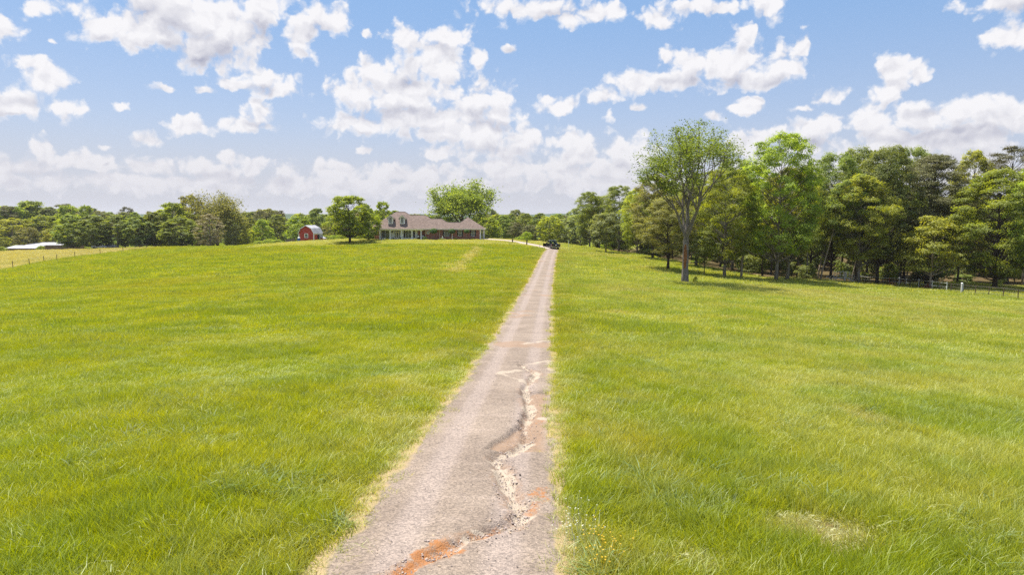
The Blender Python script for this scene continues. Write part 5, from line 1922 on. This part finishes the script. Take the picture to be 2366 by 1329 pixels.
def coop():
    p = at(745.5, 556, 174); g = gz(p[0], 174)
    t = thing('red_coop', 'little red coop with a white sloping roof at the right of the barn', 'coop', (p[0], 174, g), R(-15))
    MB().prism([(-.55, -.4), (.55, -.4), (.55, .85), (-.55, 1.45)], 'y', -.6, .8).build('wall', M['barn_red'], t)
    MB().prism([(-.65, 1.50), (.70, .77), (.70, .84), (-.65, 1.57)], 'y', -.75, .95).build('roof', M['roof_metal'], t)
    MB().box(-.60, -.50, -.63, -.603, -.3, 1.4).box(.50, .6, -.63, -.603, -.3, .8).build('trim', M['white'], t)


coop()


def trough():
    p = at(671.5, 562, 168); g = gz(p[0], 168)
    t = thing('wooden_trough', 'weathered open wooden bin left of the blue barrel', 'bin', (p[0], 168, g), R(-18))
    for i, (x0, x1, y0, y1, h0, h1) in enumerate([(-.98, -.92, -.55, .55, .0, .95), (.92, .98, -.55, .55, .0, 1.15), (-.918, .918, -.55, -.49, 0, .62), (-.918, .918, .49, .55, 0, .9)]):
        for k in range(4):
            z0 = h0 + (h1 - h0) * k / 4; z1 = h0 + (h1 - h0) * (k + 1) / 4 - .015
            MB().box(x0, x1, y0, y1, z0, z1).build('plank', M['wood_grey'], t)
    for sx in (-1.02, 1.02):
        MB().box(sx - .03, sx + .03, -.62, -.552, -.2, 1.2).build('post', M['wood_grey'], t)


trough()


def barrel():
    p = at(691, 559, 169.5); g = gz(p[0], 169.5)
    t = thing('blue_barrel', 'upright blue barrel with a white top beside the barn corner', 'barrel', (p[0], 169.5, g))
    MB().tube([(0, 0, 0), (0, 0, .08), (0, 0, .6), (0, 0, 1.0), (0, 0, 1.08)], [.27, .31, .34, .31, .27], 14).build('body', M['blue'], t, True)
    MB().ball((0, 0, 1.09), (.34, .34, .24), 12, 6).build('lid', M['white'], t, True)
    for z in (.3, .8):
        MB().tube([(.345 * cos(a), .345 * sin(a), z) for a in np.linspace(0, 2 * pi, 17)], .02, 4, False).build('hoop', M['blue'], t)


barrel()


# ------------------------------------------------------------------ farm buildings, cars and pole, far left
def low_building(u0, u1, vr, ve, Y, depth, label, wall):
    a = at(u0, ve, Y); b = at(u1, ve, Y); rt = at(u0, vr, Y + depth / 2)
    g = min(gz(a[0], Y), gz(b[0], Y))
    t = thing('metal_roof_building', label, 'building', (a[0], Y, g))
    Lx = b[0] - a[0]; ze = a[2] - g; zr = max(rt[2] - g, ze + .8)
    MB().prism([(.15, -.5), (.15, ze - .05), (depth / 2, zr - .06), (depth - .15, ze - .05), (depth - .15, -.5)], 'x', .2, Lx - .2).build('wall', wall, t)
    for s in (0, 1):
        y0, y1 = (0, depth / 2) if s == 0 else (depth, depth / 2)
        MB().prism([(y0, ze), (y1, zr), (y1, zr + .1), (y0, ze + .1)], 'x', 0, Lx).build('roof', M['roof_metal'], t)
    MB().box(-.02, Lx + .02, -.09, -.003, ze - .2, ze + .08).build('fascia', M['brown_wall'], t)


low_building(8, 80, 567.5, 574.5, 236, 12, 'low shed with a white metal roof, nearest the hay field', M['brown_wall'])
low_building(56, 142, 561, 567, 256, 14, 'longer white roofed metal building behind the low shed', M['brown_wall'])


def far_car(u, Y, rz, label, paint):
    p = at(u, 572, Y); g = gz(p[0], Y)
    t = thing('parked_car', label, 'car', (p[0], Y, g), rz)
    body = [(-2.2, .35), (2.2, .35), (2.25, .75), (1.3, .92), (.7, 1.42), (-1.0, 1.45), (-1.7, .98), (-2.22, .9)]
    MB().prism(body, 'y', -.85, .85).build('body', paint, t, bevel=.06)
    MB().prism([(1.15, .95), (.66, 1.36), (-.95, 1.38), (-1.5, 1.0)], 'y', -.87, .87).build('window', M['glass'], t)
    for x in (-1.4, 1.4):
        for y in (-.8, .8):
            MB().tube([(x, y - .1, .32), (x, y + .1, .32)], .33, 12).build('wheel', M['black'], t)


far_car(231, 212, R(8), 'white car half hidden beyond the hay field, left one of two', plain('car_white', (.7, .7, .72), .3))
far_car(256, 214, R(-12), 'pale grey car half hidden beyond the hay field, right one of two', plain('car_grey', (.45, .47, .52), .3))


def pole():
    p = at(31, 560, 280); g = gz(p[0], 280); zt = at(31, 524, 280)[2] - g
    t = thing('utility_pole', 'pale wooden power pole before the trees at the far left', 'pole', (p[0], 280, g))
    MB().tube([(0, 0, -.3), (0, 0, zt)], [.24, .18], 8).build('shaft', M['bark_tan'], t)
    MB().box(-1.1, 1.1, -.08, .08, zt - .9, zt - .7).build('crossarm', M['wood_grey'], t)
    for x in (-1, 0, 1):
        MB().tube([(x, 0, zt - .7 if x else zt), (x, 0, zt - .5 if x else zt + .2)], .06, 6).build('insulator', M['grey_metal'], t)


pole()


# ------------------------------------------------------------------ fences
def resample(pl, step):
    pl = np.array(pl, float)
    d = np.concatenate([[0], np.cumsum(np.hypot(*np.diff(pl, axis=0).T))])
    s = np.arange(0, d[-1] + 1e-6, step)
    return np.stack([np.interp(s, d, pl[:, 0]), np.interp(s, d, pl[:, 1])], 1)


def wire_fence(pl, step, h, label, wires, postmat, rp=.035):
    pts = resample(pl, step)
    o = pts[0]; g0 = gz(*o)
    t = thing('wire_fence', label, 'fence', (o[0], o[1], g0))
    pm = MB().tube([(0, 0, -.3), (0, 0, h)], rp, 6).mesh('post', postmat)
    Z = [gz(*p) - g0 for p in pts]
    for p, z in zip(pts, Z):
        c = link('post', pm, t, (p[0] - o[0], p[1] - o[1], z))
        c.rotation_euler = (random.gauss(0, .03), random.gauss(0, .03), 0)
    for w, rw_ in wires:
        MB().tube([(p[0] - o[0], p[1] - o[1] - rp - .01, z + h * w) for p, z in zip(pts, Z)], rw_, 4).build('wire', M['wire'], t)
    return t


wire_fence(LF, 9.2, 1.35, 'thin wire fence on rusty posts along the left edge of the pasture', [(.95, .012), (.7, .012), (.45, .012), (.2, .012)], M['post_rust'], .06)
RF = [at(2460, 715, 70)[:2], at(2348, 694, 80)[:2], at(2222, 679, 93)[:2], at(2077, 663, 113)[:2], at(1975, 655, 117)[:2]]
wire_fence(RF, 3.3, 1.30, 'wire fence on thin dark posts in front of the wood on the right', [(.95, .014), (.62, .012), (.3, .012)], M['post_rust'], .05)


def rail_fence():
    pl = resample([at(2190, 675, 98)[:2], at(2077, 662, 114.5)[:2], at(1978, 655, 118.5)[:2]], 4.5)
    o = pl[0]; g0 = gz(*o)
    t = thing('rail_fence', 'two rail pipe fence running behind the middle white post into the wood', 'fence', (o[0], o[1], g0))
    Z = [gz(*p) - g0 for p in pl]
    for i, (p, z) in enumerate(zip(pl, Z)):
        c = MB().tube([(0, 0, -.3), (0, 0, 1.35)], .05, 7).build('post', M['red_post'] if i == len(pl) - 2 else M['grey_metal'], t, loc=(p[0] - o[0], p[1] - o[1] + .3, z))
    for hh in (1.2, .62):
        MB().tube([(p[0] - o[0], p[1] - o[1] + .24, z + hh) for p, z in zip(pl, Z)], .035, 5).build('rail', M['grey_metal'], t)


rail_fence()
for u, v, Y, h, lab in [(2222, 679, 92.5, 1.45, 'tall white fence post nearest the right edge of the pasture'), (2077, 663, 112.5, 1.45, 'white fence post in the middle of the rail fence'), (1951, 654, 111, 1.75, 'white post standing before the metal steps')]:
    p = at(u, v, Y); g = gz(p[0], Y)
    t = thing('fence_post', lab, 'post', (p[0], Y, g), 0, 'white wooden fence posts')
    MB().box(-.11, .11, -.11, .11, -.4, h).build('shaft', M['post_white'], t, bevel=.01)
    MB().prism([(-.14, h + .002), (.14, h + .002), (0, h + .09)], 'y', -.14, .14).build('cap', M['white'], t)


def steps():
    p = at(1944, 653, 114); g = gz(p[0], 114)
    t = thing('metal_steps', 'grey metal stile with steps and handrails on both sides at the wood edge', 'steps', (p[0], 114, g))
    m = M['grey_metal']
    zp = .75
    MB().box(-1.05, 1.05, -.5, .5, zp - .06, zp).build('platform', m, t)
    for s in (-1, 1):
        for k in range(3):
            MB().box(min(s * (1.07 + .33 * k), s * (1.38 + .33 * k)), max(s * (1.07 + .33 * k), s * (1.38 + .33 * k)), -.45, .45, zp - .19 * (k + 1) - .05, zp - .19 * (k + 1)).build('step', m, t)
        for y in (-.5, .5):
            MB().tube([(s * 1.05, y, zp), (s * 2.25, y, -.1)], .04, 5).build('stringer', m, t)
            MB().tube([(s * 1.05, y, zp + 1.0), (s * 2.4, y, .85), (s * 2.4, y, -.1)] if False else [(s * 1.05, y, zp + 1.0), (s * 2.35, y, .75), (s * 2.35, y, -.1)], .03, 6).build('handrail', m, t)
            MB().tube([(s * 1.05, y, zp + .5), (s * 2.35, y, .3)], .022, 5).build('handrail', m, t)
    for y in (-.5, .5):
        MB().tube([(-1.05, y, zp + 1.0), (1.05, y, zp + 1.0)], .03, 6).build('handrail', m, t)
        MB().tube([(-1.05, y, zp + .5), (1.05, y, zp + .5)], .022, 5).build('handrail', m, t)
        for x in np.linspace(-1.05, 1.05, 5):
            MB().tube([(x, y, -.15 if abs(x) > 1 else zp), (x, y, zp + 1.0)], .028 if abs(x) > 1 else .018, 6).build('baluster', m, t)


steps()
for (u, Y, lab) in [(2061, 108, 'orange brown dead brush clump left of the middle white post'), (2143, 104, 'orange brown dead brush clump by the leaning low tree')]:
    p = at(u, 660, Y); g = gz(p[0], Y)
    r0 = np.random.default_rng(u); n = 300; d = unit(r0, n); d[:, 2] = np.abs(d[:, 2])
    o = link('dead_brush', leaf_mesh('dead_brush', d * np.array([.9, .5, .8]) * r0.random((n, 1)) ** .5, .28, .25, r0, M['orange_leaves']), None, (p[0], Y, g))
    tag(o, lab, 'brush', 'orange dead brush by the rail fence')
p = at(1605, 655, 76.5)
plant('bushes', p[0], 76.3, .9, .35, 'small leafy sprig growing at the foot of the tall open oak')
# stripped bark on the tall oak
hero = [o for o in COL.objects if o.get('label', '').startswith('tall open oak')][0]
sb = MB()
zz = np.linspace(2.1, 5.3, 9)
for i in range(8):
    w0 = .12 + .14 * sin(pi * i / 8.0); w1 = .12 + .14 * sin(pi * (i + 1) / 8.0)
    r0_ = np.interp(zz[i], [0, 2.1, 4.2, 6], [.4185, .31, .2945, .279]) + .012; r1_ = np.interp(zz[i + 1], [0, 2.1, 4.2, 6], [.4185, .31, .2945, .279]) + .012
    V = []
    for rr_, z, w in ((r0_, zz[i], w0), (r1_, zz[i + 1], w1)):
        for a in np.linspace(-1, 1, 5):
            th = -pi / 2 - .6 - .35 + a * w * 2.2 - .05 * sin(z * 3)
            V.append((rr_ * cos(th), rr_ * sin(th), z))
    sb.add(V, [(k, k + 1, k + 6, k + 5) for k in range(4)])
sb.build('stripped_bark', M['bark_strip'], hero)
for (u, v, Y, h, lab) in [(1217, 569.5, 152, 1.1, 'short dark stump by the concrete drive'), (1184, 561, 156, .8, 'thin dark stake beside the concrete drive, left of the stump'), (1247, 575.5, 147, .9, 'thin dark stake near the bend of the drive')]:
    p = at(u, v, Y); g = gz(p[0], Y)
    big = 'stump' in lab
    o = MB().tube([(0, 0, -.2), (.02, 0, h * .5), (.06, .02, h)], [.17 if big else .04, .13 if big else .035, .16 if big else .03], 7).build('stump' if big else 'stake', M['bark_dark'], None, loc=(p[0], Y, g))
    tag(o, lab, 'stump' if big else 'stake')
p = at(1314, 570, 158); g = gz(p[0], 158)
tag(MB().tube([(0, 0, -.2), (0, 0, 1.6)], .06, 6).build('stake', M['white'], None, loc=(p[0], 158, g)), 'thin pale stake on the grass right of the truck', 'stake')


# ------------------------------------------------------------------ pickup truck
def truck():
    paint, nt, b = mat_new('black_paint')
    b.inputs['Base Color'].default_value = (.012, .013, .018, 1); b.inputs['Roughness'].default_value = .22
    b.inputs['Coat Weight'].default_value = .6
    chrome = plain('chrome', (.6, .6, .62), .2, metal=1.0, var=.03)
    red = plain('tail_red', (.35, .01, .01), .3)
    p = at(1284.5, 576.5, 146.2); g = gz(p[0], 147.5) + .05
    t = thing('pickup_truck', 'black pickup truck seen from behind with its left front door open, parked on the drive', 'truck', (p[0], 146.2, g), R(13))
    # y runs forward, the tail is at y = 0
    body = [(.0, .55), (.0, 1.05), (.15, 1.12), (2.05, 1.14), (3.75, 1.14), (3.95, 1.12), (5.15, 1.02), (5.35, .85), (5.38, .5), (4.9, .42), (4.78, .62), (4.5, .78), (4.2, .78), (3.95, .62), (3.85, .38), (1.75, .38), (1.65, .62), (1.4, .78), (1.1, .78), (.85, .62), (.75, .45)]
    for s in (-1, 1):
        MB().prism(body, 'x', s * .98, s * .90).build('side_panel', paint, t, bevel=.015)
    MB().box(-.898, .898, .075, 5.2, .55, .66).box(-.6, .6, .3, 5.0, .30, .548).build('chassis', M['black'], t)
    MB().box(-.898, .898, .0, .07, .52, 1.14).build('tailgate', paint, t, bevel=.015)
    MB().box(-.898, .898, 2.02, 2.09, .662, 1.14).build('bulkhead', paint, t)
    MB().prism([(3.9, .662), (3.9, 1.10), (5.1, 1.0), (5.3, .85), (5.32, .662)], 'x', -.898, .898).build('bonnet', paint, t)
    cab = [(2.10, 1.142), (2.25, 1.80), (2.5, 1.90), (3.2, 1.90), (3.35, 1.84), (3.95, 1.142)]
    for s in (-1, 1):
        for a, b2 in (((2.10, 1.142), (2.25, 1.80)), ((3.35, 1.84), (3.95, 1.142)), ((2.95, 1.142), (2.95, 1.86))):
            MB().tube([(s * .90, a[0], a[1]), (s * .80, b2[0], b2[1])], .05, 6).build('pillar', paint, t)
    MB().prism([(2.2, 1.80), (2.4, 1.91), (3.2, 1.92), (3.4, 1.83), (3.38, 1.79), (2.22, 1.76)], 'x', -.84, .84).build('roof', paint, t, bevel=.03)
    MB().add([(-.84, 2.12, 1.17), (.84, 2.12, 1.17), (.76, 2.25, 1.76), (-.76, 2.25, 1.76)], [(0, 1, 2, 3)]).build('rear_window', M['auto_glass'], t)
    MB().add([(-.84, 3.92, 1.17), (.84, 3.92, 1.17), (.76, 3.38, 1.80), (-.76, 3.38, 1.80)], [(0, 1, 2, 3)]).build('windscreen', M['auto_glass'], t)
    MB().add([(.89, 2.2, 1.17), (.89, 3.85, 1.17), (.80, 3.35, 1.80), (.80, 2.3, 1.78)], [(0, 1, 2, 3)]).build('side_window', M['auto_glass'], t)
    for sx in (-.45, .45):
        MB().box(sx - .22, sx + .22, 2.35, 2.5, .9, 1.45).box(sx - .13, sx + .13, 2.37, 2.46, 1.452, 1.65).build('seat', M['black'], t)
    bm_ = MB().box(-.96, .96, -.20, -.003, .38, .54).build('bumper', chrome, t, bevel=.02)
    MB().box(-.3, .3, -.22, -.202, .42, .50).build('step_pad', M['black'], bm_)
    MB().box(-.17, .17, -.025, -.003, .80, .96).build('licence_plate', M['white'], t)
    MB().box(-.35, .35, -.02, -.003, 1.02, 1.06).build('tailgate_handle', M['black'], t)
    for s in (-1, 1):
        MB().box(s * .94 - .045, s * .94 + .045, -.03, .0, .70, 1.02).build('taillight', red, t)
        for y in (1.25, 4.35):
            w = MB().tube([(s * .66, y, .40), (s * .99, y, .40)], .42, 18).build('wheel', M['black'], t)
            MB().tube([(s * .991, y, .40), (s * 1.005, y, .40)], .23, 12).build('rim', M['grey_dark'], w)
        MB().box(s * 1.05 - .11, s * 1.05 + .11, 3.55, 3.62, 1.15, 1.36).build('mirror', M['black'], t)
    d = MB().box(-.05, .0, -1.05, 0, .45, 1.14).tube([(-.02, -.02, 1.14), (.06, -.50, 1.80), (.06, -1.02, 1.80), (-.02, -1.03, 1.14)], .04, 5).build('door', paint, t, loc=(-.99, 3.85, 0))
    d.rotation_euler = (0, 0, R(-62))
    MB().box(-.08, -.052, -.98, -.85, .98, 1.02).build('door_handle', chrome, d)
    for (x, y, w, l, h, m, nm, lab, cat) in [(.55, .9, .3, .45, .42, M['blue'], 'storage_tub', 'blue tub riding in the bed of the black pickup', 'tub'), (-.2, .7, .6, .3, .36, M['bark_tan'], 'wooden_crate', 'tan wooden box riding in the bed of the black pickup', 'crate')]:
        c, s_ = cos(R(13)), sin(R(13))
        o = MB().box(-w / 2, w / 2, -l / 2, l / 2, 0, h).box(-w / 2 - .02, w / 2 + .02, -l / 2 - .02, l / 2 + .02, h + .002, h + .05).build(nm, m, None, loc=(p[0] + x * c - y * s_, 146.2 + x * s_ + y * c, g + .663))
        o.rotation_euler = (0, 0, R(13))
        tag(o, lab, cat)


truck()


# ------------------------------------------------------------------ near ground details
def loose_stones():
    r = np.random.default_rng(3)
    n = 4200
    y = 6 + 26 * r.random(n) ** 1.7
    x = drive_x(y) + (r.random(n) * 2 - 1) * (HW - .1)
    m_ = 2200; k_ = r.integers(0, len(GULLY) - 1, m_); tt = r.random((m_, 1))
    gp = GULLY[k_] * (1 - tt) + GULLY[k_ + 1] * tt + r.normal(0, .13, (m_, 2))
    x[:m_] = gp[:, 0]; y[:m_] = gp[:, 1]
    me_c = []
    for i in range(4):
        b = MB().ball((0, 0, 0), (1, .8, .55), 6, 4, .5)
        me_c.append(bpy.data.objects.new(f'pebble_{i}', b.mesh(f'pebble_{i}', plain(f'pebble_{i}', [(.34, .27, .24), (.42, .35, .30), (.28, .22, .19), (.44, .33, .23)][i], .9))))
    z = base_z(x, y) + 0.02 + 0.05 * (1 - ((x - drive_x(y)) / HW) ** 2)
    z += (fbm(x, y, 0.55, 4, 3) - .5) * 0.045 + (fbm(x, y, 3.0, 2, 8) - .5) * 0.07
    wob = (fbm(x, y, 0.5, 3, 5) - .5) * 0.16
    z += -0.085 * sstep(seg_dist(x, y, GULLY) + wob, 0.24, 0.03)
    s = 0.004 + 0.010 * r.random(n) ** 3
    s[:m_] *= 1.0 + 1.2 * r.random(m_) ** 2
    scatter_object('gravel', np.stack([x, y, z + s * .2], 1), np.stack([r.normal(0, .3, n), r.normal(0, .3, n), r.random(n) * 6.28], 1), np.stack([s] * 3, 1), r.integers(0, 4, n), np.zeros(n), collection_of('pebbles', me_c))


loose_stones()


def flowers():
    r = np.random.default_rng(8)
    fl = []
    for i, (col, rad) in enumerate([((.62, .62, .48), .005), ((.65, .42, .02), .0055)]):
        b = MB()
        for k in range(6):
            a = k * pi / 3
            b.add([(0, 0, .5), (rad * 2 * cos(a - .4), rad * 2 * sin(a - .4), .51), (rad * 2.6 * cos(a), rad * 2.6 * sin(a), .505), (rad * 2 * cos(a + .4), rad * 2 * sin(a + .4), .51)], [(0, 1, 2, 3)])
        b.tube([(0, 0, -.02), (0, 0, .498)], .0015, 3)
        fl.append(bpy.data.objects.new(f'flower_{i}', b.mesh(f'flower_{i}', plain(f'petal_{i}', col, .7))))
    c = collection_of('flower_heads', fl)
    pts = []; pk = []
    q = hit_ground(1330, 1255)
    for _ in range(45):
        pts.append((q[0] + r.normal(0, .12), q[1] + r.normal(0, .30))); pk.append(0)
    for _ in range(45):
        pts.append((q[0] + .1 + abs(r.normal(0, .2)), 7.5 + r.normal(0, .25))); pk.append(1)
    P = np.array(pts); n = len(P)
    scatter_object('wildflowers', np.stack([P[:, 0], P[:, 1], ground_z(P[:, 0], P[:, 1])], 1), np.stack([r.normal(0, .2, n), r.normal(0, .2, n), r.random(n) * 6], 1),
                   np.stack([np.full(n, .9)] * 2 + [.5 + .35 * r.random(n)], 1), np.array(pk), np.zeros(n), c)


flowers()


# ------------------------------------------------------------------ air
def haze():
    m = bpy.data.materials.new('haze'); m.use_nodes = True
    nt = m.node_tree; nt.nodes.clear()
    out = N(nt, 'ShaderNodeOutputMaterial')
    pv = N(nt, 'ShaderNodeVolumePrincipled')
    pv.inputs['Color'].default_value = (0.93, 0.95, 1.0, 1)
    pv.inputs['Density'].default_value = HAZE
    pv.inputs['Anisotropy'].default_value = 0.2
    nt.links.new(pv.outputs[0], out.inputs['Volume'])
    o = MB().box(-4300, 4300, -440, 4350, -30, 62).build('haze', m)
    tag(o, kind='stuff')


HAZE = 0.00008
haze()


# things that share a label and stand side by side: say which of them
from collections import defaultdict
_by = defaultdict(list)
for o in COL.objects:
    if o.parent is None and 'category' in o:
        _by[o['label']].append(o)
for lab, os_ in _by.items():
    if 2 <= len(os_) <= 4 and len(lab.split()) <= 14:
        os_.sort(key=lambda o: o.location.x / max(o.location.y, 1))
        for o, w in zip(os_, {2: ['left one', 'right one'], 3: ['leftmost', 'middle one', 'rightmost'], 4: ['leftmost', 'second from left', 'second from right', 'rightmost']}[len(os_)]):
            o['label'] = lab + ', ' + w
